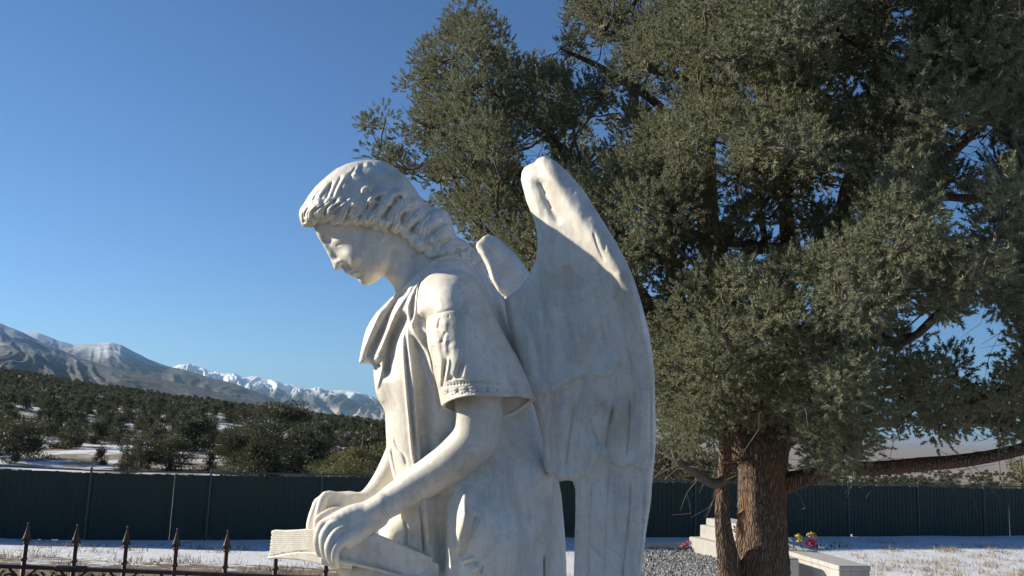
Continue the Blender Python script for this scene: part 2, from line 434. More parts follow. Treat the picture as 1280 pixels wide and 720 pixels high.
    ctl = [(382, 270, 18), (392, 262, 34), (400, 272, 32), (415, 270, 44), (430, 270, 50), (450, 268, 52), (470, 275, 54), (490, 280, 54), (400, 248, 36), (415, 240, 42), (440, 225, 44), (470, 220, 44), (470, 245, 54), (430, 250, 50), (500, 240, 48), (500, 265, 54), (515, 270, 50),
           (520, 295, 50), (540, 280, 42), (540, 305, 48), (560, 290, 38), (560, 312, 46), (580, 315, 38), (590, 330, 34), (600, 345, 28), (510, 285, 54), (390, 280, 22)]
    q = qmap(X, Y, ctl, top, .0004)
    hs = [('roll', [(377, 279), (376, 266), (383, 254)], 5, 4), ('groove', [(381, 280), (380.5, 268), (386, 257)], 1.5, 4),
          ('roll', [(386, 279), (385, 266), (392, 257), (404, 250)], 6, 5), ('groove', [(390, 275), (390, 266), (397, 260), (408, 253)], 1.6, 4),
          ('roll', [(398, 273), (399, 264), (408, 257), (416, 250)], 6, 4),
          ('groove', [(407, 271), (407, 263), (415, 254), (424, 248)], 1.6, 4.5),
          ('roll', [(415, 275), (411, 266), (420, 256), (432, 248)], 5, 5), ('groove', [(414, 268), (420, 259), (430, 252)], 1.2, 2.5), ('groove', [(419, 271), (426, 262), (434, 255)], 1.2, 2.5),
          ('roll', [(420, 277), (427, 268), (436, 256), (443, 248)], 6, 5), ('groove', [(426, 279), (433, 268), (441, 257)], 1.6, 4),
          ('roll', [(436, 277), (441, 268), (452, 257), (458, 250)], 7, 5), ('roll', [(455, 244), (454, 238), (459, 235), (464, 238)], 3.4, 4),
          ('groove', [(447, 274), (455, 264), (462, 255)], 1.6, 3), ('roll', [(452, 275), (458, 270), (463, 258), (472, 247)], 7, 5),
          ('groove', [(460, 272), (464, 264), (467, 259), (474, 251)], 2.4, 6), ('roll', [(468, 280), (471, 268), (480, 255), (487, 243)], 7, 6),
          ('groove', [(480, 276), (484, 266), (489, 254), (497, 246)], 2.8, 7), ('roll', [(486, 284), (492, 272), (500, 258), (505, 246)], 8, 6),
          ('groove', [(498, 283), (503, 272), (510, 264), (520, 257)], 2.2, 5), ('roll', [(506, 287), (512, 276), (522, 266), (530, 262)], 7, 5),
          ('groove', [(512, 294), (520, 282), (530, 271), (538, 262)], 2.2, 5), ('roll', [(522, 298), (529, 285), (539, 272), (549, 267)], 8, 5),
          ('groove', [(530, 283), (536, 272), (538, 262)], 2, 4), ('groove', [(528, 304), (538, 292), (550, 282), (560, 280)], 2.4, 5),
          ('roll', [(537, 310), (546, 297), (556, 288), (563, 287)], 8, 4), ('groove', [(545, 315), (555, 303), (568, 298)], 2.2, 4), ('roll', [(555, 315), (566, 305), (578, 305)], 7, 4),
          ('groove', [(566, 319), (576, 311), (586, 312)], 1.8, 3.5), ('roll', [(575, 321), (586, 320), (595, 334)], 6, 3), ('groove', [(585, 330), (589, 318), (592, 312)], 1.6, 3), ('groove', [(592, 342), (597, 330), (600, 322)], 1.6, 3),
          ('ridge', [(462, 256), (467, 246), (477, 241), (486, 243)], 4.5, 5), ('ridge', [(484, 262), (489, 248), (499, 240), (511, 244)], 5, 6), ('ridge', [(506, 270), (512, 257), (521, 251), (530, 256)], 5, 5), ('groove', [(470, 250), (478, 247), (484, 240)], 2, 4), ('groove', [(490, 258), (496, 248), (505, 247)], 2.2, 5),
          ('groove', [(461, 266), (466, 260), (471, 259)], 3.2, 8), ('groove', [(481, 274), (485, 262), (491, 252)], 3.2, 7), ('groove', [(500, 282), (505, 277), (510, 275)], 3, 7), ('groove', [(508, 293), (513, 288), (519, 284)], 3.6, 8), ('ridge', [(470, 283), (478, 276), (483, 284)], 4, 4), ('ridge', [(489, 288), (497, 279), (500, 288)], 4, 4), ('groove', [(484, 288), (487, 282), (490, 278)], 2, 5),
          ('ridge', [(448, 279), (456, 272), (462, 279)], 4, 4), ('groove', [(520, 300), (528, 291), (536, 286)], 2.6, 6), ('ridge', [(520, 306), (530, 302), (542, 296)], 4.5, 5), ('groove', [(534, 314), (545, 305), (553, 302)], 2.6, 6), ('ridge', [(543, 318), (556, 312), (566, 311)], 4.5, 4), ('groove', [(514, 272), (520, 263), (527, 258)], 2.6, 5), ('ridge', [(432, 270), (438, 262), (449, 252)], 3.4, 4), ('ridge', [(418, 272), (425, 262), (434, 254)], 2.6, 3),
          # front locks combed down from the crown
          ('ridge', [(396, 247), (402, 238), (412, 226)], 3, 1.6), ('groove', [(400, 249), (407, 239), (418, 225)], 1.6, 2.4), ('groove', [(407, 248), (411, 239), (414, 231)], 2, 3), ('groove', [(414, 248), (419, 236), (428, 218)], 1.7, 2.8),
          ('ridge', [(418, 246), (424, 232), (434, 215)], 3.5, 2.4), ('groove', [(423, 244), (428, 231), (440, 212)], 1.6, 2.6), ('ridge', [(427, 238), (433, 224), (443, 208)], 3, 2), ('groove', [(432, 231), (437, 220), (447, 206)], 1.6, 2.6),
          ('ridge', [(446, 220), (444, 212), (450, 205)], 3.2, 2.4), ('groove', [(452, 218), (450, 210), (456, 204)], 1.8, 2.2), ('ridge', [(461, 207), (457, 203)], 2.6, 2), ('groove', [(390, 255), (394, 246), (403, 233)], 1.4, 2), ('groove', [(437, 228), (440, 219)], 1.2, 2),
          ('groove', [(466, 208), (464, 203)], 1.4, 1.5)]
    ex = []
    for kd, pts, wd, am in hs:
        if kd == 'roll' and wd >= 5:
            p_ = np.array(pts, float)
            for o_ in (-.45, .05, .5): ex.append(('groove', p_ + np.array([o_ * wd, o_ * wd * .35]), 1.0, 1.5))
    hs = [(k_, p_, w_ * (1.25 if k_ == 'groove' and a_ >= 6 else 1), a_ * (.28 if k_ == 'groove' and a_ >= 6 else 1)) for k_, p_, w_, a_ in hs] + ex
    hs = [(k_, (lambda s_: s_ + np.stack([1.9 * np.sin(s_[:, 1] / 3.6 + s_[:, 0] / 16), 0 * s_[:, 0]], 1))(spline(p_, 5)), w_, a_) if k_ != 'x' and np.mean(np.array(p_)[:, 0]) > 420 and np.mean(np.array(p_)[:, 1]) > 240 else (k_, p_, w_, a_) for k_, p_, w_, a_ in hs]
    H = strokes(X, Y, hs) * 1.5
    H += .9 * fbm(X / 5.0 + Y / 9, (Y - X * .6) / 16.0, 5, 3) * np.clip((Y - 235 + (X - 450) * .0) / 20, .15, 1)
    q = carve(q, H); sd = poly_sd(X, Y, top + low)
    lowd, _, _ = seg_dist(X, Y, low)
    v = s.relief(q, 0.0); 
    core = s.relief(np.clip(q, None, 33 ** 2), 0.0)
    rim = 5.5 - np.sqrt(np.clip(5.5 ** 2 - np.clip(5.5 - lowd, 0, 5.5) ** 2, 0, None))
    v = v + np.where(lowd < 5.5, rim, 0)[:, :, None].astype(np.float32) * .8
    s.v = np.maximum(v, (-sd)[:, :, None].astype(np.float32))
    s.build('hair', MARBLE, root)
    # ---------------- robe
    s = Sculpt(398, 735, 312, 800, -126, 126, 1.0); X, Y = s.X, s.Y
    left = [(520, 342), (508, 354), (495, 366), (481, 380), (470, 391), (462.5, 402), (457.5, 412), (454.5, 422), (451.5, 436), (449.4, 447), (448.5, 454), (457, 455), (464, 455.3), (466.5, 458), (466.8, 466), (467.6, 476), (469.5, 490), (473.5, 501), (481, 515), (482.2, 540), (483, 559), (487.5, 581), (493, 604), (490, 630), (474, 655), (468, 668), (455, 690), (440, 697), (417.5, 708), (420, 716), (428, 724), (434, 760), (432, 830)]
    right = [(722, 830), (711, 740), (708.5, 718), (707, 680), (706, 664), (704, 642), (702, 620), (699, 603), (692, 560), (680, 520), (668, 480), (655, 430), (640, 395), (629, 372), (615, 356), (606, 341), (594, 330), (577, 321), (560, 318), (546, 321), (533, 330)]
    ctl = [(478, 398, 24), (465, 425, 20), (458, 445, 14), (490, 385, 34), (505, 370, 46), (520, 360, 58), (545, 335, 60), (560, 345, 70), (580, 340, 62), (600, 355, 58), (490, 420, 42), (500, 450, 54), (480, 460, 28), (476, 480, 26), (488, 500, 36), (505, 500, 60), (520, 480, 76), (535, 450, 84),
           (560, 400, 76), (600, 420, 70), (635, 440, 52), (600, 480, 64), (650, 500, 52), (630, 520, 60), (560, 500, 74), (535, 530, 72), (510, 540, 58), (495, 560, 36), (505, 590, 42), (520, 570, 60), (545, 570, 64), (600, 560, 76), (660, 570, 66), (583, 645, 102), (690, 590, 52), (685, 650, 62), (640, 640, 86), (590, 630, 92), (560, 640, 80), (545, 660, 60), (530, 640, 62), (515, 660, 44), (490, 670, 38), (520, 700, 42), (550, 710, 68), (600, 710, 92), (650, 720, 86), (690, 720, 58), (640, 780, 92), (560, 780, 84), (480, 760, 70), (440, 740, 30), (480, 715, 55)]
    ctl += [(594, 331, 34), (577, 322, 46), (560, 319, 52), (546, 322, 53), (533, 330, 50), (521, 341, 44), (509, 353, 34)]
    z2 = np.vstack([edge_pts(right[1:10]), edge_pts(right[12:16])]); p1, v1 = cq(ctl); z1 = edge_pts(left[2:]); q = tps(X, Y, np.vstack([p1, z1, z2]), np.concatenate([v1, np.zeros(len(z1) + len(z2))]), .0004)
    rs = [  # neckline cowl
          ('ridge', [(524, 341), (510, 354), (495, 367), (478, 385), (467, 408), (458, 430), (450, 452)], 3.2, 5), ('groove', [(515, 358), (500, 371), (487, 392), (478, 412), (466, 436), (458, 452)], 5.5, 11),
          ('ridge', [(531, 342), (515, 358), (505, 372), (495, 389), (489, 404), (481, 425), (474, 441), (465, 453)], 3.4, 7), ('groove', [(508, 388), (500, 405), (490, 428), (486, 455), (484, 478)], 7, 13),
          ('ridge', [(478, 449), (478, 459), (474, 475), (470, 489)], 2.2, 5), ('roll', [(468, 452), (474, 447), (479, 450)], 3.5, 4), ('groove', [(472, 455), (476, 459)], 1.6, 5),
          # vertical folds down the front
          ('ridge', [(503.5, 416), (504.5, 450), (507.5, 487), (511, 525), (515, 565), (519, 590)], 2.2, 5), ('groove', [(506.5, 400), (508, 440), (512, 487), (516, 530), (519, 568), (522, 585)], 1.8, 3),
          ('ridge', [(507, 398), (511, 431), (515, 462), (517.5, 487), (521, 540), (525, 570), (529, 600), (531, 632), (534, 650), (535, 680), (534, 699)], 2.6, 6), ('groove', [(519, 415), (524, 450), (528, 500), (532, 560), (544, 620), (548, 680), (548, 740)], 11, 15),
          ('groove', [(524, 625), (527, 650), (529, 675), (530, 695)], 1.8, 6),
          # hanging loops by the shoulder
          ('ridge', [(513.5, 407), (510, 385), (514, 372), (520, 358), (528, 345)], 1.8, 5), ('groove', [(515.5, 402), (514, 384), (517, 366)], 1.6, 3.5), ('ridge', [(514.5, 408), (519, 392), (521, 370), (523, 352)], 1.8, 4),
          ('ridge', [(512.5, 406), (519, 417), (527.5, 431), (536, 445), (541, 465)], 2.0, 9), ('groove', [(522, 412), (529, 424), (534, 434)], 5, 6), ('groove', [(530, 380), (525, 396), (522, 405), (530, 420)], 3.4, 4.5),
          ('groove', [(515, 418), (524, 436), (533, 456), (538, 480)], 3.5, 6),
          # cloth at the waist
          ('groove', [(492, 546), (497, 559), (505, 570), (509, 585)], 2.2, 3), ('ridge', [(485, 556), (489, 580), (495, 606)], 2.4, 3.5), ('groove', [(489, 560), (493, 580), (499, 600)], 2, 2.5), ('groove', [(478, 500), (485, 515), (488, 532)], 3, 2.5), ('groove', [(482, 478), (492, 496), (497, 512)], 3, 1.2),
          ('groove', [(506, 648), (508, 665), (507, 685)], 2.0, 4),
          # skirt below the forearm
          ('ridge', [(583, 603), (581, 625), (580, 650), (573, 675), (567, 700)], 9, 15), ('groove', [(561, 600), (557, 640), (556, 690), (552, 740)], 10, 15), ('groove', [(596, 640), (591, 656), (581, 680), (573, 702)], 4.5, 8),
          ('ridge', [(577, 703), (584, 700), (594, 697)], 2.4, 4.5), ('groove', [(580, 707), (588, 704), (598, 703)], 1.8, 3), ('ridge', [(586, 722), (591, 712), (600, 707)], 4.0, 5), ('groove', [(600, 716), (604, 706)], 2.5, 4),
          ('groove', [(680, 690), (680, 720), (681, 760)], 1.6, 6), ('ridge', [(690, 620), (694, 660), (695, 720)], 8, 4), ('groove', [(655, 600), (658, 660), (656, 730)], 7, 2), ('ridge', [(632, 570), (636, 640), (634, 720)], 10, 3), ('groove', [(612, 640), (614, 690), (618, 740)], 6, 2.0),
          ('groove', [(640, 395), (652, 425), (662, 455), (672, 495)], 3, 3), ('ridge', [(626, 380), (645, 420), (660, 450)], 4, 2), ('groove', [(540, 332), (560, 325), (578, 328), (592, 338)], 1.5, 2.5), ('ridge', [(526, 342), (540, 329), (560, 321), (577, 324), (592, 334)], 2.2, 3.5)]
    rs = [(k_, p_, w_ * .86, a_ * 1.12) for k_, p_, w_, a_ in rs]
    H = strokes(X, Y, rs) + .8 * fbm(X / 16, Y / 30, 11, 3)
    q = carve(q, H); sd = poly_sd(X, Y, left + right)
    s.v = s.relief(q, 0.0, sd, 2.0)
    s.build('robe', MARBLE, root)
    # ---------------- sleeve of the near arm
    s = Sculpt(512, 680, 326, 534, -150, -4, .8); X, Y = s.X, s.Y
    L = [(533, 345), (526, 353), (523, 364), (521.5, 378), (522, 392), (527, 396), (533, 399), (532.5, 412), (534, 428), (537, 445), (541, 462), (546, 484), (549.5, 501), (552.5, 513)]
    Rr = [(560, 517), (568, 522), (600, 540), (628, 528), (648, 519), (664, 506), (671, 500.5), (661, 477), (654, 461), (645, 443), (637, 430), (629, 416), (622, 404), (614, 385), (606, 362), (594, 345), (577, 337), (560, 335), (545, 337)]
    ctl = [(540, 355, 34), (555, 350, 46), (575, 350, 48), (592, 362, 38), (600, 380, 40), (560, 375, 58), (535, 380, 34), (530, 372, 26), (545, 400, 44), (565, 400, 60), (590, 400, 60), (612, 405, 34), (545, 425, 42), (570, 430, 62), (600, 430, 60), (625, 432, 34), (552, 460, 44), (580, 460, 66), (615, 460, 62), (640, 460, 30), (560, 490, 42), (590, 490, 68), (625, 490, 64), (655, 492, 32), (560, 512, 40), (600, 520, 68), (640, 515, 50)]
    z = edge_pts(L); z2 = edge_pts(Rr[5:]); p1, v1 = cq(ctl)
    q = tps(X, Y, np.vstack([p1, z, z2]), np.concatenate([v1, np.full(len(z) + len(z2), 36.)]), .0004)
    ss = [('groove', [(534, 398), (542, 393), (551, 391), (562, 388), (580, 385), (598, 385)], 1.5, 2.2), ('ridge', [(540, 389), (552, 386), (570, 382), (590, 381)], 3.5, 1.2),
          ('groove', [(535, 400), (538, 408), (541, 420), (541, 426)], 2.6, 5), ('ridge', [(536, 404), (540, 409), (542, 414)], 1.2, 2), ('groove', [(550, 397), (549, 404), (547, 413)], 2.0, 4.5), ('groove', [(547, 394), (545, 400)], 1.2, 2.5), ('groove', [(558, 414), (555, 420), (552, 430)], 2.2, 4.5), ('groove', [(561, 393), (561, 398)], 1.2, 2), ('groove', [(541, 432), (543, 442)], 2.4, 2.5),
          ('ridge', [(545, 398), (546, 418), (549, 440), (551, 462), (550, 480)], 3.5, 4), ('ridge', [(557, 396), (556, 412), (556, 430), (558, 446)], 3.5, 3), ('groove', [(559, 446), (556, 460), (554, 476), (553, 488)], 2.2, 7), ('ridge', [(560, 446), (560.5, 455), (558, 470), (557, 478)], 1.8, 4),
          ('groove', [(546, 455), (547, 468), (548, 476)], 2.4, 4), ('ridge', [(565, 426), (568, 440), (566, 455), (562, 472)], 5, 3), ('ridge', [(575, 430), (574, 446), (569, 464), (564, 476)], 4, 2.6), ('groove', [(577, 452), (573, 464), (571, 474)], 3.2, 4.5), ('ridge', [(584, 452), (582, 464), (580, 474)], 3.2, 3.5), ('groove', [(567, 470), (562, 475)], 2.6, 4),
          ('ridge', [(556, 479.5), (566, 476), (580, 474.8), (600, 475.5), (625, 476.5), (650, 478), (660, 478.5)], 1.0, 1.2),
          ('ridge', [(553, 505), (562, 500), (575, 496), (590, 494), (608, 494), (630, 495), (650, 494.5), (669, 499.5)], 1.8, 1.6), ('ridge', [(547, 372), (551, 380), (551, 388)], 3, 1.5), ('groove', [(541, 372), (544, 384), (543, 392)], 2.6, 1.5)]
    H = strokes(X, Y, ss) * np.where(Y < 425, .42, .8) + .5 * fbm(X / 14, Y / 20, 3, 3)
    band = np.zeros_like(X); rng = np.random.RandomState(2)     # pierced lace border
    for t in np.linspace(0, 1, 27):
        cx = 557 + t * 104; cy = 482.5 - 5 * math.sin(min(t * 2.4, 1) * math.pi / 2) + 1.5 * t
        band -= 2.6 * np.exp(-((X - cx) ** 2 + (Y - cy) ** 2) / 1.3)
    for k in range(9):
        cx = 560.5 + k * 12; cy = 491.5 - 4.2 * min(k / 2.2, 1) + k * .25
        for a in (-150, -90, -30, 30, 150):
            ex = cx + 3.3 * math.cos(R(a)); ey = cy + 3.4 * math.sin(R(a))
            d, _, _ = seg_dist(X, Y, [(cx + .3 * (ex - cx), cy + .3 * (ey - cy)), (ex, ey)]); band -= 2.0 * np.exp(-(d / .95) ** 2)
        band -= 1.8 * np.exp(-((X - cx - 6) ** 2 + (Y - cy - 2.5) ** 2) / 2.0)
        d = np.abs(np.hypot((X - cx - 6), (Y - cy + 1.5) * 1.2) - 3.4); band += .9 * np.exp(-(d / .8) ** 2)
    q = carve(q, H + band)
    sd = poly_sd(X, Y, L + Rr); yc = -78.0 + 22 * np.clip((405 - Y) / 65, 0, 1) ** 1.3
    outer = s.relief(q, yc, sd, 3.0, .24)
    inner = s.relief(np.clip(np.sqrt(np.clip(q - band * 60, 0, None)) - 6.5, 0, None) ** 2 - (q < 40) * 30, yc, sd - 6, 3.0, .16)
    inner = np.maximum(inner, (455 - Y)[:, :, None])
    nearrim = np.interp(s.x, [552, 556, 562, 570, 580, 592, 608, 628, 645, 660, 671], [508, 505, 501.5, 498.5, 496, 494.8, 495, 496, 495.6, 498, 501])
    farrim = np.interp(s.x, [552, 560, 568, 600, 628, 648, 664, 671], [512, 516.5, 522, 531, 527, 519, 506, 501])
    h = np.sqrt(np.clip(q, 1, None)); dwn = (s.w[None, None, :] - yc[:, :, None]) / h[:, :, None]; t = np.clip(np.where(dwn > 0, dwn * 4, dwn) * .5 + .5, 0, 1); t = t * t * (3 - 2 * t)
    cut = Y[:, :, None] - (nearrim[:, None, None] * (1 - t) + farrim[:, None, None] * t)
    v = smax(outer, -inner, 1.0); s.v = smax(v, cut.astype(np.float32), 1.5).astype(np.float32)
    s.build('sleeve', MARBLE, root)
    # ---------------- wings
    s = Sculpt(622, 828, 188, 866, -245, 10, 1.25); X, Y = s.X, s.Y
    W = [(651, 225), (652, 215.6), (655.6, 208.5), (662, 205), (667.5, 203), (672.5, 197.5), (680, 195), (691, 199), (702.5, 208), (717.5, 223), (729, 236.5), (744, 260), (757, 281), (770, 302), (783, 326), (793, 349), (802, 378.8), (811, 412.5), (816, 442.5), (818.5, 470), (819.5, 520), (820, 550), (819, 566), (817.8, 581), (815.6, 602), (814, 625), (811.5, 642), (808, 665), (803.5, 704), (801, 722), (792, 790), (772, 838), (748, 852), (728, 830), (720, 780), (717, 722), (718, 680), (719, 640), (719, 612), (716, 602), (710, 600.5), (700, 602), (693.8, 599), (684, 592.5), (680, 584), (677, 545), (668, 510), (650, 470), (640, 430), (634, 400), (630, 374), (640, 366.5), (651, 358), (662, 343.5), (668, 330), (671.5, 310), (671.5, 294), (667.5, 275), (658, 252)]
    sd = poly_sd(X, Y, W)
    th = np.interp(s.y, [190, 260, 340, 420, 560, 700, 850], [22, 20, 16, 15, 15, 11, 7])[None, :] + 0 * X
    rw = np.interp(s.y, [190, 300, 360, 850], [22, 18, 9, 9])[None, :]
    q = th ** 2 * (1 - np.clip(1 - sd / rw, 0, 1) ** 2); q = np.where(sd > 0, q, sd * 30)
    yc = -52 - np.interp(s.y, [190, 300, 450, 600, 850], [14, 12, 8, 4, 0])[None, :] - np.interp(s.y, [190, 300, 420, 600, 850], [.85, .8, .62, .4, .35])[None, :] * (X - 655)
    ws = [('ridge', [(661, 214), (660, 232), (668, 254), (676, 280)], 6.5, 3), ('ridge', [(679, 203), (690, 222), (704, 246), (722, 272), (744, 300), (768, 336), (788, 380), (802, 430)], 9.5, 5), ('groove', [(671, 222), (680, 240), (690, 262), (703, 282)], 5.0, 2.5),
          ('groove', [(675, 228), (683, 244)], 2.4, 1.5), ('groove', [(684, 250), (690, 262)], 2.2, 1.2), ('groove', [(741, 288), (748, 310), (757, 328)], 1.5, 2), ('groove', [(752, 290), (757, 315)], 1.3, 1.5),
          ('groove', [(671, 300), (672, 340), (662, 380), (655, 420)], 14, 5), ('groove', [(700, 330), (706, 380), (700, 440)], 18, 4),
          ('stepL', [(671, 499), (688, 491), (703, 481), (720, 472), (734, 464)], 18, 5), ('stepL', [(734, 464), (750, 470), (766, 466), (774, 440)], 16, 3.5),
          ('stepL', [(684, 592), (697, 600), (712, 600), (730, 594), (741, 580), (747, 563), (742, 545)], 18, 6),
          ('stepL', [(747, 563), (762, 575), (778, 584), (790, 579), (803, 586), (811, 560)], 14, 4.5),
          ('groove', [(700, 380), (715, 420), (722, 460)], 2.5, 2), ('groove', [(740, 360), (752, 400), (757, 450)], 3, 2), ('groove', [(780, 400), (790, 460), (796, 520)], 3, 2.5),
          ('groove', [(718, 500), (712, 545), (706, 590)], 1.6, 3), ('groove', [(690, 510), (686, 550), (690, 588)], 1.6, 2.5), ('groove', [(735, 520), (744, 545), (748, 560)], 1.6, 2.5), ('ridge', [(704, 500), (700, 545), (700, 590)], 6, 3), ('ridge', [(724, 500), (726, 545), (720, 585)], 6, 3),
          ('groove', [(769, 500), (760, 540), (757, 565)], 2, 3), ('groove', [(788, 490), (786, 540), (783, 575)], 2, 3), ('ridge', [(778, 500), (772, 545), (770, 575)], 6, 2.5), ('ridge', [(803, 480), (804, 530), (800, 575)], 6, 2.5),
          ('stepL', [(798, 586), (797, 640), (792, 700), (786, 780)], 9, 4), ('groove', [(789, 586), (786, 650), (778, 720), (772, 790)], 1.8, 4), ('groove', [(762, 580), (758, 650), (755, 740)], 1.8, 3), ('groove', [(741, 595), (737, 660), (736, 760)], 1.8, 3), ('ridge', [(750, 590), (747, 660), (746, 760)], 5, 2), ('ridge', [(728, 600), (727, 680), (728, 770)], 5, 2), ('ridge', [(774, 590), (771, 660), (765, 740)], 5, 3),
          ('groove', [(806, 600), (802, 660), (796, 720)], 1.5, 3), ('groove', [(812, 470), (813, 530), (812, 590)], 2, 2), ('groove', [(660, 400), (672, 440), (676, 480)], 5, 3)]
    rng = np.random.RandomState(8)
    for i in range(46):          # light feather barbs
        x0 = rng.uniform(665, 800); y0 = rng.uniform(330, 560); ln = rng.uniform(20, 50); a = rng.uniform(-.35, .25)
        ws.append((('groove', 'ridge')[i % 2], [(x0, y0), (x0 + a * ln * .6, y0 + ln * .5), (x0 + a * ln, y0 + ln)], rng.uniform(1.5, 5), rng.uniform(.5, 1.5)))
    H = strokes(X, Y, ws) * np.interp(Y, [560, 640], [1.25, .75]) + 1.0 * fbm(X / 16, Y / 34, 21, 4)
    q = carve(q, H); s.v = s.relief(q, yc, sd, 3.0)
    s.build('wing', MARBLE, root)
    s = Sculpt(586, 722, 286, 650, 95, 320, 1.5); X, Y = s.X, s.Y
    W2 = [(631, 372.5), (622, 364), (613, 349.5), (608, 334), (603, 324), (597, 315), (594.3, 308), (596, 303), (600, 299.5), (605, 294.3), (612.5, 293), (622, 296), (635, 307), (650, 324), (664, 343), (690, 390), (700, 440), (700, 500), (697, 560), (690, 610), (676, 640), (650, 620), (636, 560), (624, 480), (620, 420), (625, 390)]
    sd = poly_sd(X, Y, W2); q = np.where(sd > 0, 12 ** 2 * (1 - np.clip(1 - sd / 14.0, 0, 1) ** 2), sd * 30)
    q = carve(q, strokes(X, Y, [('ridge', [(600, 306), (612, 328), (618, 350), (628, 368)], 5, 7), ('ridge', [(612, 298), (630, 318), (650, 345)], 7, 4), ('groove', [(607, 303), (618, 325), (626, 350)], 4, 3)]))
    yc = 270 - np.clip((Y - 300) * .55, 0, 120) + .25 * (X - 640)
    s.v = s.relief(q, yc, sd, 2.5)
    s.build('wing', MARBLE, root)
    # ---------------- book
    s = Sculpt(326, 550, 652, 734, -64, 62, .8); X, Y = s.X, s.Y
    def block(poly, w0, w1, groove=0.0, gdir=None, rnd=1.5):
        d = poly_sd(X, Y, poly); wc = (w0 + w1) / 2; hw = (w1 - w0) / 2
        h = hw + (groove * np.sin(gdir(X, Y)) if gdir else 0)
        dz = np.abs(s.w[None, None, :] - wc) - np.broadcast_to(h, X.shape)[:, :, None]
        wn = w0 + np.clip(402 - X, 0, 70) * 1.25 - (groove * 1.6 * np.sin(gdir(X, Y)) if gdir else 0); dz = np.maximum(dz, (wn[:, :, None] - s.w[None, None, :]) * .62)
        return smax(dz, (-d)[:, :, None], rnd).astype(np.float32)
    gl = lambda X, Y: (Y + .06 * X + 1.2 * np.sin(X / 23)) * 2 * math.pi / 2.4
    edge = [(339.5, 663.5), (345, 662), (356, 662.6), (370, 662), (384, 661), (398, 661.5), (412, 664), (425, 668)]
    lowe = [(432, 700), (412, 697), (396, 692.5), (384, 688.5), (372, 689), (355, 691.5), (335, 696)]
    teeth = [(336 + (696 - y) * .11 + (1.0 if i % 2 else -.3), y) for i, y in enumerate(np.arange(693.5, 665, -2.2))]
    v = block(edge + lowe + teeth, -50, 46, .26, gl)
    v = np.minimum(v, block([(334, 696.5), (355, 692.5), (372, 690), (384, 689.5), (397, 692), (414, 697), (440, 706), (440, 711), (412, 708), (396, 704.5), (375, 700), (352, 698.5), (334, 698.5)], -53, 49))
    v = np.minimum(v, block([(420, 672), (447, 672), (468, 668.5), (488, 677), (512, 687), (536, 699), (560, 712), (560, 730), (530, 730), (500, 717), (470, 709), (445, 704), (424, 700)], -56, 46))
    v = np.minimum(v, block([(420, 697), (445, 703), (472, 709.5), (502, 718), (530, 731), (520, 734), (498, 722), (470, 713), (444, 707.5), (420, 703)], -60, 49))
    v = np.minimum(v, block([(464, 668), (470, 666.5), (490, 675), (514, 685.5), (540, 697), (540, 703), (512, 690), (488, 680)], -58, 49))
    hole = np.sqrt((X - 390) ** 2 + (Y - 685.5) ** 2)[:, :, None] - 2.6; v = np.maximum(v, -np.maximum(hole, np.abs(s.w + 50)[None, None, :] - 6).astype(np.float32))
    s.v = v; s.build('book', MARBLE, root)
    # ---------------- pedestal under the hem
    zt = P(600, 800, 2.0)[2]; c = P(610, 800, 2.0); mb = MB()
    mb.box((c[0] + .03, 1.98, zt - .04), (.78, .62, .10), bev=.012); mb.box((c[0] + .03, 1.98, zt - .13), (.86, .70, .085), bev=.012)
    mb.box((c[0] + .03, 1.98, (zt - .17) / 2 - .08), (.74, .58, zt - .17 + .16 - .002), bev=.008)
    mb.build('pedestal', MARBLE, root)
    return root
angel()
# ------------------------------------------------------------------ terrain
def sst(x, a, b):
    t = np.clip((x - a) / (b - a), 0, 1); return t * t * (3 - 2 * t)
def ground_z(X, Y):
    X = np.asarray(X, float); Y = np.asarray(Y, float)
    az = 640 + 1100 * X / np.maximum(Y, 1.0); az = np.where(Y > 1, az, 640)
    near = -1.75 * np.clip((Y - 4) / 19.5, 0, 1)
    near = near + .02 * vnoise(X / 2.2, Y / 2.2, 41) * sst(Y, 5, 12) + .05 * vnoise(X / 9, Y / 9, 42) * sst(Y, 8, 16)
    # bench to the right, dropping to the valley floor
    right = np.interp(Y, [0, 48, 300, 520, 1100, 2600, 60000], [0, -.15, -13.5, -16, -60, -128, -128])
    crest = np.interp(az, [-600, -200, 0, 150, 300, 400, 480, 640, 800], [30, 24, 17.5, 11, 5.0, 1.2, -1.5, -8, -14])
    t = np.clip((Y - 60) / 400, 0, 1)
    left = -.5 + (crest + 2.2) * (t ** 1.15) + 1.6 * fbm(X / 60, Y / 60, 51, 3) * sst(Y, 60, 160) + 0.5 * vnoise(X / 14, Y / 14, 52) * sst(Y, 45, 80)
    left = np.where(Y > 460, left - (Y - 460) * .07, left); left = np.maximum(left, -128)
    w = sst(az, 760, 470); 
    far = right * (1 - w) + left * w
    return near + far * sst(Y, 38, 60)
def ghit(px, py):
    h = hit(px, py, -1.6)
    for _ in range(8): h = hit(px, py, float(ground_z(h[0], h[1])))
    return h
n = NT('snow_and_dry_grass')
sep = n.n.new('ShaderNodeSeparateXYZ'); n.link(n.co, sep.inputs[0])
fe = n.noise(.55, 6, .62); ff_ = n.noise(3.2, 6, .7); fg = n.noise(22, 4, .7)
thin = n.math('MULTIPLY', n.ramp(n.noise((.16, .5, 1), 3, .5), [(.40, 0.0), (.60, 1.0)]), 1.0)
dryc = n.mix(ff_, (.20, .15, .10), (.31, .24, .16)); dryc = n.mix(n.ramp(fg, [(.4, 0.0), (.7, .6)]), dryc, (.15, .105, .07))
snowc = n.mix(fg, (.74, .75, .77), (.86, .86, .87))
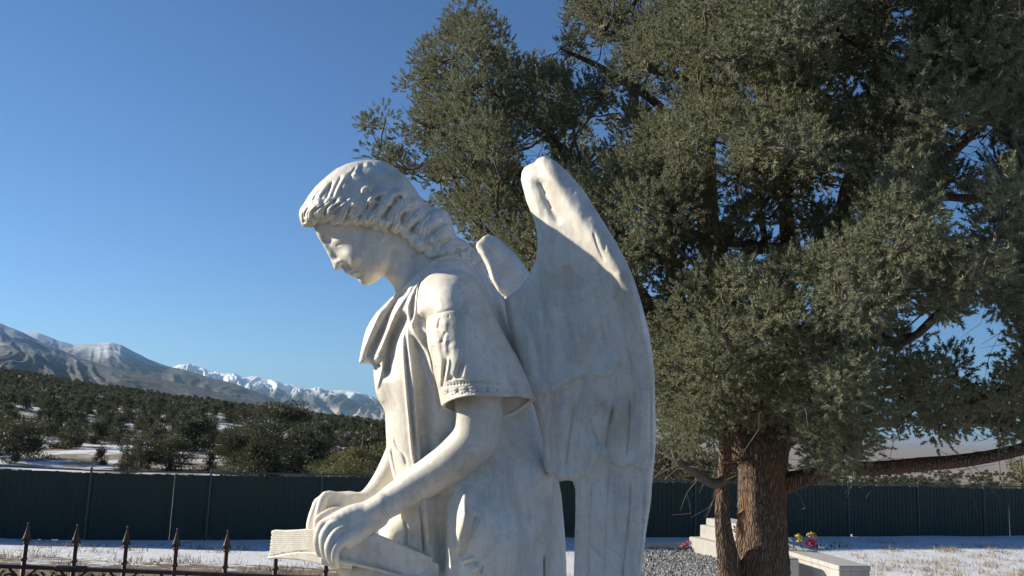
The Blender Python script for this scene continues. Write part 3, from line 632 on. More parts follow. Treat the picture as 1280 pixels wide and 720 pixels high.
# thawed dry grass in a band this side of the snow, snow elsewhere
mr = n.n.new('ShaderNodeMapRange'); n.link(sep.outputs[1], mr.inputs[0])
for i, v in ((1, 14.4), (2, 18.6), (3, .06), (4, .70)): mr.inputs[i].default_value = v
mx = n.n.new('ShaderNodeMapRange'); n.link(sep.outputs[0], mx.inputs[0])
for i, v in ((1, -2.0), (2, 3.0), (3, 0.0), (4, .50)): mx.inputs[i].default_value = v
cover = n.math('ADD', n.math('MINIMUM', n.math('ADD', mr.outputs[0], mx.outputs[0]), .74), n.math('MULTIPLY', n.math('SUBTRACT', ff_, .5), 1.3))
cover = n.math('ADD', cover, n.math('MULTIPLY', n.math('SUBTRACT', fe, .5), .8))
mn = n.n.new('ShaderNodeMapRange'); n.link(sep.outputs[1], mn.inputs[0])      # unseen near ground, darkened to cut the light bounced onto the statue
for i, v in ((1, 9.0), (2, 13.0), (3, 1.0), (4, 0.0)): mn.inputs[i].default_value = v
dryc = n.mix(mn.outputs[0], dryc, n.mix(fg, (.055, .045, .036), (.10, .085, .068)))
snowm = n.ramp(cover, [(.44, 0.0), (.56, 1.0)])
farn = n.noise(.05, 6, .65); farc = n.mix(n.noise(.4, 4, .6), (.25, .19, .13), (.33, .265, .19))
farsnow = n.ramp(n.math('ADD', n.math('MULTIPLY', farn, .6), n.math('MULTIPLY', n.noise(.35, 5, .65), .4)), [(.49, 0.0), (.55, 1.0)])
plain = n.mix(n.noise(.002, 5, .6), (.27, .205, .15), (.40, .32, .245))
# beyond the fence: patchy snow on the hill, none on the bare plain to the right
mh = n.n.new('ShaderNodeMapRange'); n.link(sep.outputs[0], mh.inputs[0])
for i, v in ((1, 5.0), (2, 25.0), (3, 1.0), (4, .25)): mh.inputs[i].default_value = v
hill = n.mix(n.math('MULTIPLY', farsnow, mh.outputs[0]), farc, (.80, .81, .84))
mp = n.n.new('ShaderNodeMapRange'); n.link(sep.outputs[1], mp.inputs[0])
for i, v in ((1, 600), (2, 1500), (3, 0.0), (4, 1.0)): mp.inputs[i].default_value = v
hill = n.mix(mp.outputs[0], hill, plain)
mf = n.n.new('ShaderNodeMapRange'); n.link(sep.outputs[1], mf.inputs[0])
for i, v in ((1, 36), (2, 48), (3, 0.0), (4, 1.0)): mf.inputs[i].default_value = v
col = n.mix(mf.outputs[0], n.mix(snowm, dryc, snowc), hill)
n.bump(n.math('ADD', n.math('ADD', n.math('MULTIPLY', ff_, .6), n.math('MULTIPLY', fg, .3)), n.math('MULTIPLY', n.noise(1.1, 3, .6), .8)), .9, .10)
GROUND = n.done(col, .85, .2)
def build_ground():
    th = np.concatenate([np.linspace(-180, -42, 46, endpoint=False), np.linspace(-42, 42, 420, endpoint=False), np.linspace(42, 180, 46, endpoint=False)])
    r = np.concatenate([[.3], np.geomspace(1.0, 60, 150), np.geomspace(61, 700, 150), np.geomspace(720, 45000, 70)])
    A, Rr = np.meshgrid(np.radians(th), r, indexing='ij'); X = np.sin(A) * Rr; Y = np.cos(A) * Rr
    Z = ground_z(X, Y); na, nr = X.shape
    V = np.stack([X, Y, Z], -1).reshape(-1, 3)
    i = np.arange(na)[:, None]; j = np.arange(nr - 1)[None]; i2 = (i + 1) % na
    F = np.stack([i * nr + j, i2 * nr + j, i2 * nr + j + 1, i * nr + j + 1], -1).reshape(-1, 4)[:, ::-1]
    V = np.vstack([V, [[0, 0, 0]]]); F = F.astype(np.int64)
    o = mesh_obj('ground', V, F, GROUND); tag(o, kind='structure'); return o
build_ground()
# ------------------------------------------------------------------ mountains
def mountain_mat(name, rock, rock2, snow, s0, s1, sc, plainz=None):
    n = NT(name); sp = n.n.new('ShaderNodeSeparateXYZ'); n.link(n.co, sp.inputs[0])
    mr = n.n.new('ShaderNodeMapRange'); n.link(sp.outputs[2], mr.inputs[0])
    for i, v in ((1, s0), (2, s1), (3, 0.0), (4, 1.0)): mr.inputs[i].default_value = v
    a = n.noise(sc, 8, .66); b = n.noise(sc * 7, 6, .7); c = n.noise(sc * 40, 4, .7)
    m = n.math('ADD', n.math('MULTIPLY', mr.outputs[0], .62), n.math('ADD', n.math('MULTIPLY', a, .38), n.math('MULTIPLY', b, .26)))
    m = n.math('ADD', m, n.math('MULTIPLY', c, .16))
    base = n.mix(n.ramp(b, [(.35, 0.0), (.65, 1.0)]), rock, rock2); base = n.mix(n.ramp(c, [(.45, 0.0), (.6, .7)]), base, (.045, .05, .045))
    col = n.mix(n.ramp(m, [(.56, 0.0), (.72, 1.0)]), base, snow)
    if plainz:
        pr = n.n.new('ShaderNodeMapRange'); n.link(sp.outputs[2], pr.inputs[0])
        for i, v in ((1, plainz), (2, plainz + 60), (3, 1.0), (4, 0.0)): pr.inputs[i].default_value = v
        col = n.mix(pr.outputs[0], col, (.42, .33, .27))
    n.bump(n.math('ADD', a, n.math('MULTIPLY', b, .4)), .6, 40.0 * (.0005 / sc) ** .5)
    return n.done(col, .95, .1)
def mountain(name, sky, foot, D, D1, mat, seed, rough, spur, relief=.11, octs=7):
    sky = np.array(sky, float); foot = np.array(foot, float)
    px = np.arange(sky[0, 0], sky[-1, 0], 1.6); nv = 90
    top = np.interp(px, sky[:, 0], sky[:, 1]); bot = np.interp(px, foot[:, 0], foot[:, 1])
    top = top - 1.0 * rough * fbm(px / 26, px * 0 + seed, seed, 5)
    ta = P(px, top, D)[:, 2]; za = P(px, bot, D1)[:, 2]; xa = P(px, top, 1.0)[:, 0]
    V = []
    for k in range(nv):
        v = k / (nv - 1); Y = D1 + (D - D1) * v; f = v ** 1.45
        wq = vnoise(px / spur * .7, px * 0 + v * 3.1, seed + 9) * .9; rid = fbm(px / spur + 1.1 * v + wq, np.full_like(px, v * 3.4 + seed) + wq * .8, seed, octs, True)
        z = za + (ta - za) * f + (ta - za) * rid * relief * rough * (math.sin(math.pi * min(v * 1.02, 1)) ** .8)
        V.append(np.stack([xa * Y + rid * .012 * D * math.sin(math.pi * v) * 0, np.full_like(px, Y), z], 1))
    for k in (1, 2, 3): V.append(np.stack([xa * D, np.full_like(px, D + k * .12 * D), ta + (za - ta) * k / 3 * 1.0], 1))
    V = np.array(V); nr, nc = V.shape[:2]; i = np.arange(nr - 1)[:, None]; j = np.arange(nc - 1)[None]
    F = np.stack([i * nc + j, i * nc + j + 1, (i + 1) * nc + j + 1, (i + 1) * nc + j], -1).reshape(-1, 4)
    o = mesh_obj(name, V.reshape(-1, 3), F, mat); tag(o, kind='structure'); return o
MA = mountain_mat('sagebrush_foothill', (.115, .108, .108), (.085, .083, .088), (.50, .55, .63), -60, 860, .0011)
MB_ = mountain_mat('snowy_ridge', (.15, .13, .115), (.09, .085, .08), (.66, .69, .75), 160, 900, .0010)
MC = mountain_mat('snowy_peaks', (.115, .11, .115), (.07, .07, .075), (.88, .88, .90), 60, 800, .0006, 60)
mountain('foothill', [(-1700, 470), (-1200, 400), (-800, 345), (-420, 330), (-200, 352), (-60, 385), (0, 404), (22, 413), (45, 424), (70, 434), (95, 446), (150, 461), (200, 473), (250, 484), (300, 497), (350, 509), (420, 521), (520, 530)], [(-1700, 480), (-420, 520), (0, 522), (520, 534)], 4600, 1500, MA, 3, 1.0, 50, .11, 4)
mountain('mountain_ridge', [(-1500, 470), (-900, 420), (-380, 440), (-60, 428), (0, 420), (25, 414), (48, 416), (70, 425), (92, 431), (120, 429), (138, 428), (152, 431), (165, 438), (185, 449), (212, 458), (240, 465), (270, 474), (300, 482), (330, 493), (362, 507), (400, 517), (460, 524), (560, 530)], [(-1500, 480), (-380, 520), (0, 520), (560, 534)], 7800, 3800, MB_, 11, .9, 42, .16, 5)
mountain('snowy_mountain_range', [(60, 480), (160, 470), (205, 461), (226, 455), (243, 457), (258, 463), (275, 467), (292, 467), (305, 472), (320, 470), (337, 474), (352, 479), (368, 481), (384, 486), (398, 484), (412, 487), (430, 488), (452, 491), (470, 496), (500, 502), (560, 512), (640, 522), (720, 530), (800, 536)], [(60, 522), (400, 520), (800, 538)], 17000, 9500, MC, 23, 2.0, 18, .22)
mountain('distant_range', [(780, 544), (900, 542), (980, 541), (1060, 544), (1110, 545), (1140, 545), (1170, 547), (1200, 546), (1225, 548), (1260, 550), (1330, 551), (1500, 556), (1700, 562)], [(780, 548), (1280, 558), (1700, 574)], 30000, 24000, MC, 31, .6, 22)
# ------------------------------------------------------------------ privacy slat fence along the cemetery edge
n = NT('dark_green_slats'); v = n.voro((24, 24, 1.1), out='Color'); s2 = n.noise((1.1, 1.1, .2), 3, .6)
oi = n.n.new('ShaderNodeObjectInfo'); c = n.mix(s2, (.032, .043, .034), (.056, .076, .060)); c = n.mix(n.ramp(oi.outputs['Random'], [(.55, 0.0), (1.0, .5)]), c, (.045, .062, .052)); c = n.mix(n.ramp(v, [(.2, 0.0), (.9, .7)]), c, (.05, .07, .062))
SLAT = n.done(n.mix(n.ramp(n.noise((9, 9, 1.5), 4, .7), [(.55, 0.0), (.8, .6)]), c, (.06, .065, .05)), .7, .15)
n = NT('galvanised_steel'); GALV = n.done(n.mix(n.noise(30, 4), (.075, .08, .075), (.13, .135, .13)), .6, .4, .3)
def fence_pt(px):               # the fence runs straight, a little away to the right
    k = 1 / 23.3 + (1 / 34.0 - 1 / 23.3) * px / 1280; Y = 1 / k
    return float(P(px, 640 + px * .01, Y)[0]), Y
def slat_fence():
    a = np.array(fence_pt(-640)); b = np.array(fence_pt(1640)); L = np.linalg.norm(b - a); u = (b - a) / L
    ang = math.atan2(u[1], u[0]); root = thing('slat_fence', 'long chain link fence filled with dark green vertical slats', 'fence', (a[0], a[1], float(ground_z(a[0], a[1]))))
    nb = int(L / 3.0); H = 1.80; rng = np.random.RandomState(5); tops = MB(); zs = []
    nrm0 = np.array([-u[1], u[0]])
    P0 = [a + u * L * i / nb for i in range(nb + 1)]; zg = [float(ground_z(p[0], p[1])) for p in P0]
    for i in range(nb):
        mb = MB(); p = P0[i]; q = P0[i + 1]; bl = L / nb; x = .0; kind = rng.rand()
        while x < bl - .03:
            w = .084; g = -.004 + (.008 if rng.rand() < .012 else 0); off = .0075 * (-1) ** len(mb.V)
            t = (x + w / 2) / bl; c = p + (q - p) * t; z0 = zg[i] + (zg[i + 1] - zg[i]) * t
            lo = -.03 + .03 * rng.rand() + (.12 * rng.rand() if rng.rand() < .015 else 0); hi = H - .05 - .03 * rng.rand()
            mb.box((c[0] + off * nrm0[0], c[1] + off * nrm0[1], z0 + (lo + hi) / 2), (w, .012, hi - lo), rz=ang + rng.uniform(-.02, .02)); x += w + g
        mb.build('slat_panel', SLAT, root)
        # chain link wire of the bay
        mw = MB(); nrm = np.array([u[1], -u[0]])
        for s_ in (-1, 1):
            for k in range(-10, 30, 1):
                x0 = k * .12; x1 = x0 + (H - .1); 
                A = (x0, .05) if s_ > 0 else (x0, H - .05); B = (x1, H - .05) if s_ > 0 else (x1, .05)
                (xa, za), (xb, zb) = A, B; dx = xb - xa
                t0 = max(0, (0 - xa) / dx); t1 = min(1, (bl - xa) / dx)
                if t1 <= t0: continue
                pts = []
                for t in (t0, t1):
                    xx = xa + dx * t; cc = p + u * xx + nrm * .022 * s_; pts.append((cc[0], cc[1], za + (zb - za) * t + zg[i] + (zg[i + 1] - zg[i]) * xx / bl))
                mw.tube(pts, .0015, 3, cap=False)
        mw.build('wire_mesh', GALV, root)
        tr = MB(); tr.tube([(*p, zg[i] + H), (*q, zg[i + 1] + H)], .021, 8)
        for k in range(int(bl / .065)):      # knuckled wire ends above the rail
            t = (k + .5) / int(bl / .065); c = p + (q - p) * t; zz = zg[i] + (zg[i + 1] - zg[i]) * t + H
            tr.tube([(c[0], c[1], zz + .01), (c[0] + .012, c[1], zz + .05)], .003, 3)
        tr.build('top_rail', GALV, root)
    for i in range(nb + 1):
        p = P0[i] - np.array([u[1], -u[0]]) * -.035; mb = MB(); mb.tube([(p[0], p[1], zg[i] - .2), (p[0], p[1], zg[i] + H + .04)], .030, 8)
        mb.lathe((p[0], p[1], zg[i] + H + .04), [(.036, 0), (.036, .02), (.02, .045), (.004, .055)], 8)
        mb.build('post', GALV, root)
slat_fence()
# ------------------------------------------------------------------ wrought iron fence behind the statue
n = NT('rusty_wrought_iron'); a = n.noise(40, 6, .65); n.bump(n.noise(120, 4, .6), .5, .002)
IRON = n.done(n.mix(n.ramp(a, [(.40, 0.0), (.62, 1.0)]), (.026, .017, .015), (.058, .030, .022)), .6, .5)
n = NT('grey_plinth_concrete'); a = n.noise(14, 6, .65)
CONC = n.done(n.mix(a, (.34, .325, .29), (.50, .48, .44)), .9, .2)
def iron_fence():
    Yf = 2.72; m = Yf / FPX; zr = CAMZ - 193.5 * m; X0 = float(P(31, 690, Yf)[0]); dx = float(P(345, 700, Yf)[0] - P(31, 690, Yf)[0]) / 5
    xs = [X0 + dx * k for k in range(-5, 9)]
    # the photo is rolled: the real rail is level
    root = thing('iron_fence', 'low rusty wrought iron fence with spear finials and scrolls behind the statue', 'fence', (xs[0], Yf, 0))
    zt = zr; g = .20
    mb = MB(); mb.box(((xs[0] + xs[-1]) / 2, Yf, g / 2 - .05), (xs[-1] - xs[0] + .3, .16, g + .1), bev=.012); mb.build('kerb', CONC, root)
    mb = MB(); mb.box(((xs[0] + xs[-1]) / 2, Yf, zt), (xs[-1] - xs[0] + .06, .020, .011)); mb.build('rail', IRON, root)
    mb = MB(); mb.box(((xs[0] + xs[-1]) / 2, Yf, g + .09), (xs[-1] - xs[0] + .06, .020, .012)); mb.build('rail', IRON, root)
    mb = MB(); mb.box((xs[6] + .5 * 0 - 3 * m, Yf, zt), (36 * m, .028, .017), bev=.003); mb.build('rail_joint', IRON, root)
    rng = np.random.RandomState(3)
    for x in xs:
        e = Vector((x, Yf, 0)); mb = MB(); lean = rng.uniform(-.004, .004)
        mb.tube([(x, Yf, g - .02), (x + lean * .3, Yf, zt + .070)], .0068, 8)
        mb.lathe((x, Yf, zt + .016), [(.0066, 0), (.0095, .004), (.0095, .008), (.0066, .012)], 8)
        pk = mb.build('picket', IRON, root, True)
        f = MB(); z0 = zt + .064
        f.lathe((x + lean * .4, Yf, z0), [(.0066, 0), (.0088, .002), (.0088, .005), (.0060, .008), (.0072, .010), (.0112, .0145), (.0120, .018), (.0104, .022), (.0074, .033), (.0046, .045), (.0026, .054), (.0024, .056), (.0036, .059), (.0034, .062), (.0010, .0645)], 8)
        for sx in (-1, 1):       # the two swept barbs of the spear
            f.tube([(x + sx * .003, Yf, z0 + .021), (x + sx * .009, Yf, z0 + .017), (x + sx * .013, Yf, z0 + .008)], [.003, .0033, .0010], 5)
        f.build('finial', IRON, pk, True)
    for i in range(len(xs) - 1):
        for sx, xc in ((1, xs[i]), (-1, xs[i + 1])):
            t = np.linspace(0, 1, 26); ang = R(90) + t * R(560); rad = .031 * (1 - .72 * t)
            cx = xc + sx * .040; cz = zt - .040
            pts = np.stack([cx - sx * np.cos(ang + R(30)) * rad * 1.0, np.full_like(t, Yf), cz + np.sin(ang + R(30)) * rad], 1)
            st = np.array([(xc + sx * .007, Yf, zt - .075), (xc + sx * .0085, Yf, zt - .05)]); 
            pts = np.vstack([[(xc + sx * .006, Yf, zt - .11)], st, pts]) if False else pts
            mb = MB(); mb.tube(pts, .0036, 6)
            mb.tube(spline([(xc + sx * .0065, Yf, zt - .085), (xc + sx * .012, Yf, zt - .035), (xc + sx * .040, Yf, zt - .007)], 6), .0036, 6)
            mb.build('scroll', IRON, root, True)
iron_fence()
# ------------------------------------------------------------------ grave monuments, gravel, flowers
n = NT('weathered_concrete'); a = n.noise((5, 5, 9), 6, .65); st = n.noise((14, 14, 1.2), 4, .6)
c = n.mix(a, (.40, .385, .35), (.60, .58, .53)); c = n.mix(n.ramp(st, [(.52, 0.0), (.75, .6)]), c, (.26, .24, .20)); n.bump(n.noise(40, 5, .7), .5, .01)
TOMB = n.done(c, .9, .2)
def stepped():
    z = float(ground_z(5.4, 22)); ax = np.array([.42, -1.25]); ax /= np.linalg.norm(ax); rz = math.atan2(ax[1], ax[0]); nr = np.array([-ax[1], ax[0]])
    if nr[0] < 0: nr = -nr
    root = thing('stepped_monument', 'stepped concrete grave base of three blocks behind the tree trunk', 'monument', (5.4, 22, z))
    c0 = ghit(861, 690)[:2]; c1 = ghit(899, 700)[:2]; z = float(ground_z(*c0)); ax = (c1 - c0) / np.linalg.norm(c1 - c0); rz = math.atan2(ax[1], ax[0]); nr = np.array([-ax[1], ax[0]]); nr = nr if nr[0] > 0 else -nr; c0 = c0 + ax * 1.25; zz = z - .1
    for ins, h in ((0, .53), (.22, .36), (.34, .20)):
        c = c0 + nr * (.75 + 0) ; mb = MB(); mb.box((c[0], c[1], zz + h / 2), (2.5 - 2 * ins, 1.5 - 2 * ins, h), rz, bev=.02); mb.build('step', TOMB, root); zz += h - .002
stepped()
def long_tomb():
    zt = -2.2 + CAMZ; a = hit(988, 690, zt)[:2]; b = hit(1047, 707, zt)[:2]; wd_ = np.linalg.norm(hit(1092, 708, zt)[:2] - b); ax = (a - b) / np.linalg.norm(a - b); nr = np.array([ax[1], -ax[0]])
    b2 = b + ax * 2.9; c = (b + b2) / 2 + nr * wd_ / 2; rz = math.atan2(ax[1], ax[0])
    zg = float(ground_z(c[0], c[1]))
    root = thing('box_tomb', 'long low concrete tomb slab beside the pine trunk with flowers on it', 'tomb', (c[0], c[1], zg))
    mb = MB(); mb.box((c[0], c[1], (zt - .09 + zg - .15) / 2), (2.9, wd_ - .06, zt - .09 - zg + .15), rz, bev=.012); mb.build('chest', TOMB, root)
    mb = MB(); mb.box((c[0], c[1], zt - .045), (2.93, wd_ - .03, .086), rz, bev=.012); mb.build('lid', TOMB, root)
    c2 = b + ax * 1.2 - nr * .42; r2 = thing('headstone', 'narrow pale concrete marker squeezed between tree trunk and tomb', 'headstone', (c2[0], c2[1], zg))
    mb = MB(); mb.box((c2[0], c2[1], zg + .28), (1.0, .22, .78), rz, bev=.02); mb.build('slab', TOMB, r2)
    mb = MB(); mb.box((c2[0], c2[1], zg + .03), (1.15, .34, .16), rz, bev=.02); mb.build('plinth', TOMB, r2)
    return b + ax * 2.1 + nr * .2, zt
tp, tz = long_tomb()
def flat_mat(name, c, rough=.7):
    n = NT(name); a = n.noise(25, 3, .6); return n.done(n.mix(a, tuple(x * .75 for x in c), tuple(min(1, x * 1.15) for x in c)), rough)
RED = flat_mat('red_petals', (.50, .02, .045)); YEL = flat_mat('yellow_petals', (.62, .45, .05)); WHT = flat_mat('white_petals', (.75, .73, .70)); LEAF = flat_mat('silk_leaf_green', (.035, .075, .03)); PINK = flat_mat('pink_petals', (.70, .16, .22))
def bloom(mb, c, r, rng, n=26):
    c = np.array(c)
    for i in range(n):
        d = rng.normal(size=3); d[2] = abs(d[2]) * .9; d /= np.linalg.norm(d); t = np.cross(d, rng.normal(size=3)); t /= np.linalg.norm(t); b = np.cross(d, t)
        p = c + d * r * (.35 + .5 * rng.rand()); s = r * .45
        mb.add([p - t * s * .5, p + d * s * .25 - b * s * .5, p + t * s * .5 + d * s * .1, p + d * s * .35 + b * s * .5], [(0, 1, 2, 3)])
def bouquet(pos, z, label, sets, seed, group=None):
    rng = np.random.RandomState(seed); root = thing('flower_bouquet', label, 'flowers', (pos[0], pos[1], z), group)
    for mat, spots, r in sets:
        for (dx, dz, dy) in spots:
            mb = MB(); bloom(mb, (pos[0] + dx, pos[1] + dy, z + dz), r, rng); mb.build('bloom', mat, root)
    mb = MB()
    ext = max(abs(s[0]) for st_ in sets for s in st_[1]) + .05
    for i in range(90):
        p = np.array([pos[0] + rng.uniform(-ext, ext * 1.25), pos[1] + rng.uniform(-.12, .12), z + abs(rng.normal() * .06) + .01]); d = rng.normal(size=3); d[2] = abs(d[2]); d /= np.linalg.norm(d)
        t = np.cross(d, (0, 0, 1.0)); t /= np.linalg.norm(t) + 1e-6; L = rng.uniform(.04, .10)
        mb.add([p, p + d * L * .5 + t * L * .22, p + d * L, p + d * L * .5 - t * L * .22], [(0, 1, 2, 3)])
    for st_ in sets:
        for (dx, dz, dy) in st_[1]: mb.tube([(pos[0] + dx * .6, pos[1], z - .005), (pos[0] + dx, pos[1] + dy, z + dz)], .004, 4)
    mb.build('foliage', LEAF, root)
def tomb_at(px, Yd=17.0): return (px - 640) / FPX * Yd
bq = hit(1010, 688, tz)
bouquet((bq[0], bq[1]), tz, 'bouquet of silk flowers, one red bloom beside yellow and white ones, on the tomb slab', [(RED, [(.05, .10, -.05)], .15), (YEL, [(-.17, .23, 0), (-.13, .12, .04), (.08, .27, .05)], .10), (WHT, [(-.42, .10, 0), (-.34, .15, .03), (-.52, .05, 0), (-.46, .18, .02), (.26, .04, 0)], .075), (PINK, [(.14, .22, .0)], .06)], 4)
bq = ghit(857, 690)
bouquet((bq[0], bq[1]), float(ground_z(4.5, 23)), 'small red and white flowers at the foot of the stepped monument', [(PINK, [(0, .12, 0), (.07, .2, 0), (-.09, .06, 0)], .10), (WHT, [(.03, .07, -.03)], .06)], 9)
bq = P(922, 668, 21.6)
bouquet((bq[0], bq[1]), bq[2], 'yellow green flowers on the monument glimpsed beside the trunk', [(YEL, [(0, .1, 0), (.04, .25, 0)], .09)], 12)
def pebbles():
    rng = np.random.RandomState(6); n_ = 15000; px = rng.uniform(735, 925, n_); py = rng.uniform(686, 742, n_)
    # gravel plot edge in plan
    zr = -3.37; hor = 528 + (px - 640) * ROLL; dd = F_[None] * FPX + (px - 640)[:, None] * RR + (360 - py)[:, None] * UU; tt = zr / dd[:, 2]; X = dd[:, 0] * tt; Y = dd[:, 1] * tt
    for _ in range(8): tt = (ground_z(X, Y) - CAMZ) / dd[:, 2]; X = dd[:, 0] * tt; Y = dd[:, 1] * tt
    Z = ground_z(X, Y) + .02
    r = rng.uniform(.018, .050, n_)
    base = np.array([(1, 0, 0), (-1, 0, 0), (0, 1, 0), (0, -1, 0), (0, 0, 1), (0, 0, -1)], float)
    V = base[None] * r[:, None, None] * rng.uniform(.6, 1.25, (n_, 6, 1)) + rng.normal(size=(n_, 6, 3)) * r[:, None, None] * .18
    V = V + np.stack([X, Y, Z], 1)[:, None]
    f = np.array([(0, 2, 4), (2, 1, 4), (1, 3, 4), (3, 0, 4), (2, 0, 5), (1, 2, 5), (3, 1, 5), (0, 3, 5)])
    F = (np.arange(n_)[:, None, None] * 6 + f[None]).reshape(-1, 3)
    n = NT('grey_gravel'); v = n.voro(14, out='Color'); c = n.ramp(v, [(.1, (.10, .10, .10)), (.5, (.26, .26, .255)), (.9, (.50, .49, .47))])
    GR = n.done(c, .85)
    o = mesh_obj('gravel', V.reshape(-1, 3), F, GR, None, False); tag(o, 'loose grey gravel on the grave plot left of the trunk', 'gravel', kind='stuff')
    c1 = [(735, 684.5), (858, 684.5)]; mb = MB()
    pts = []
    for px_, py_ in c1:
        hk = ghit(px_, py_); pts.append((hk[0], hk[1]))
    (xa, ya), (xb, yb) = pts; L = math.hypot(xb - xa, yb - ya)
    mb.box(((xa + xb) / 2, (ya + yb) / 2, float(ground_z(xa, ya)) + .05), (L, .16, .16), math.atan2(yb - ya, xb - xa), bev=.015)
    tag(mb.build('grave_kerb', TOMB), 'pale concrete kerb along the back of the gravel plot', 'kerb')
pebbles()
def tufts():
    rng = np.random.RandomState(15); V = []; F = []; k = 0
    n = NT('dry_grass'); DG = n.done(n.mix(n.noise(6, 3, .6), (.30, .22, .12), (.50, .40, .25)), .9)
    for i in range(720):
        px = rng.uniform(-60, 1340) if i % 3 else rng.uniform(1040, 1300); dep = rng.uniform(.118, .215); hor = 528 + (px - 640) * ROLL
        hk = ghit(px, hor + dep * FPX); X = hk[0]; Y = hk[1]
        if 730 < px < 930: continue
        if Y > 24 + (px / 1280) * 9: continue
        z = float(ground_z(X, Y)); big = rng.rand() < .22; nb = 46 if big else 12; sp = .22 if big else .12
        for b in range(nb):
            p = np.array([X + rng.normal() * sp, Y + rng.normal() * sp * .6, z]); h = rng.uniform(.04, .15) * (1.3 if big else 1); d = rng.normal(size=2) * .5
            w = .008; a = rng.rand() * 6.3; dx = np.array([math.cos(a) * w, math.sin(a) * w, 0])
            V += [p - dx, p + dx, p + np.array([d[0] * h, d[1] * h, h])]; F.append((k, k + 1, k + 2)); k += 3
    o = mesh_obj('dry_grass', V, np.array(F), DG, None, False); tag(o, 'tufts of dry straw coloured grass poking through thin snow', 'grass', kind='stuff')
tufts()
# ------------------------------------------------------------------ trees
def foliage_mat(name, c1, c2, c3, scale=1.5, trans=.25):
    n = NT(name); big = n.noise(scale, 3, .5); sm = n.noise(scale * 9, 3, .6)
    c = n.mix(n.ramp(big, [(.35, 0.0), (.65, 1.0)]), c1, c2); c = n.mix(n.ramp(sm, [(.45, 0.0), (.75, .8)]), c, c3)
    m = n.done(c, .62, .25); t = n.n.new('ShaderNodeBsdfTranslucent'); n.link(c, t.inputs[0])
    mx = n.n.new('ShaderNodeMixShader'); mx.inputs[0].default_value = trans; n.link(n.b.outputs[0], mx.inputs[1]); n.link(t.outputs[0], mx.inputs[2])
    n.link(mx.outputs[0], n.n['Material Output'].inputs[0]); return m
NEEDLE = foliage_mat('pinyon_needles', (.180, .200, .118), (.262, .276, .172), (.36, .338, .24), 1.2, .32)
FARNEEDLE = foliage_mat('hillside_pinyon_green', (.062, .074, .040), (.095, .100, .055), (.13, .12, .068), .9)
YELLOWN = foliage_mat('yellow_green_needles', (.13, .13, .045), (.19, .18, .07), (.22, .20, .10), 1.0)
n = NT('pinyon_bark'); v = n.voro((34, 34, 6.5), feat='DISTANCE_TO_EDGE', co=None); a = n.noise((18, 18, 4), 6, .7, dist=1.0); b = n.noise(70, 4, .7)
c = n.mix(n.ramp(v, [(.0, .75), (.13, 0.0)]), n.mix(a, (.15, .105, .078), (.32, .23, .165)), (.045, .03, .022)); c = n.mix(n.ramp(n.noise((2.2, 2.2, 1.1), 4, .6), [(.52, 0.0), (.66, .8)]), c, (.26, .125, .07))
n.bump(n.math('ADD', n.math('MULTIPLY', n.ramp(v, [(.0, 0.0), (.25, 1.0)]), .9), n.math('MULTIPLY', b, .5)), 1.0, .035)
BARK = n.done(c, .95, .1)
n = NT('dead_twig_bark'); TWIG = n.done(n.mix(n.noise(12, 3), (.075, .060, .050), (.17, .145, .12)), .9)
n = NT('torn_orange_wood'); a = n.noise((40, 40, 6), 5, .7); n.bump(a, .8, .02); TORN = n.done(n.mix(a, (.22, .085, .035), (.50, .27, .11)), .9)
def needles_mesh(P0, D, L, rng, per, nl, w):
    """bottle-brush shoots: P0 base points, D directions, L lengths"""
    N = len(P0); D = D / np.linalg.norm(D, axis=1)[:, None]
    a = np.cross(D, np.array([.3, .2, 1.0])); a /= np.linalg.norm(a, axis=1)[:, None] + 1e-9; b = np.cross(D, a)
    t = (np.arange(per) + rng.rand(N, per)) / per; ph = rng.rand(N, per) * 2 * math.pi
    side = a[:, None] * np.cos(ph)[..., None] + b[:, None] * np.sin(ph)[..., None]
    base = P0[:, None] + D[:, None] * (t * L[:, None])[..., None]
    ang = .45 + .75 * (1 - t) + .2 * rng.rand(N, per)
    dr = D[:, None] * np.cos(ang)[..., None] + side * np.sin(ang)[..., None]
    ln = nl * (.7 + .5 * rng.rand(N, per)); tip = base + dr * ln[..., None]
    wd = np.cross(dr, rng.normal(size=dr.shape)); wd /= np.linalg.norm(wd, axis=2)[..., None] + 1e-9
    V = np.stack([base - wd * w, base + wd * w, tip], 2).reshape(-1, 3)
    return V, np.arange(len(V)).reshape(-1, 3)
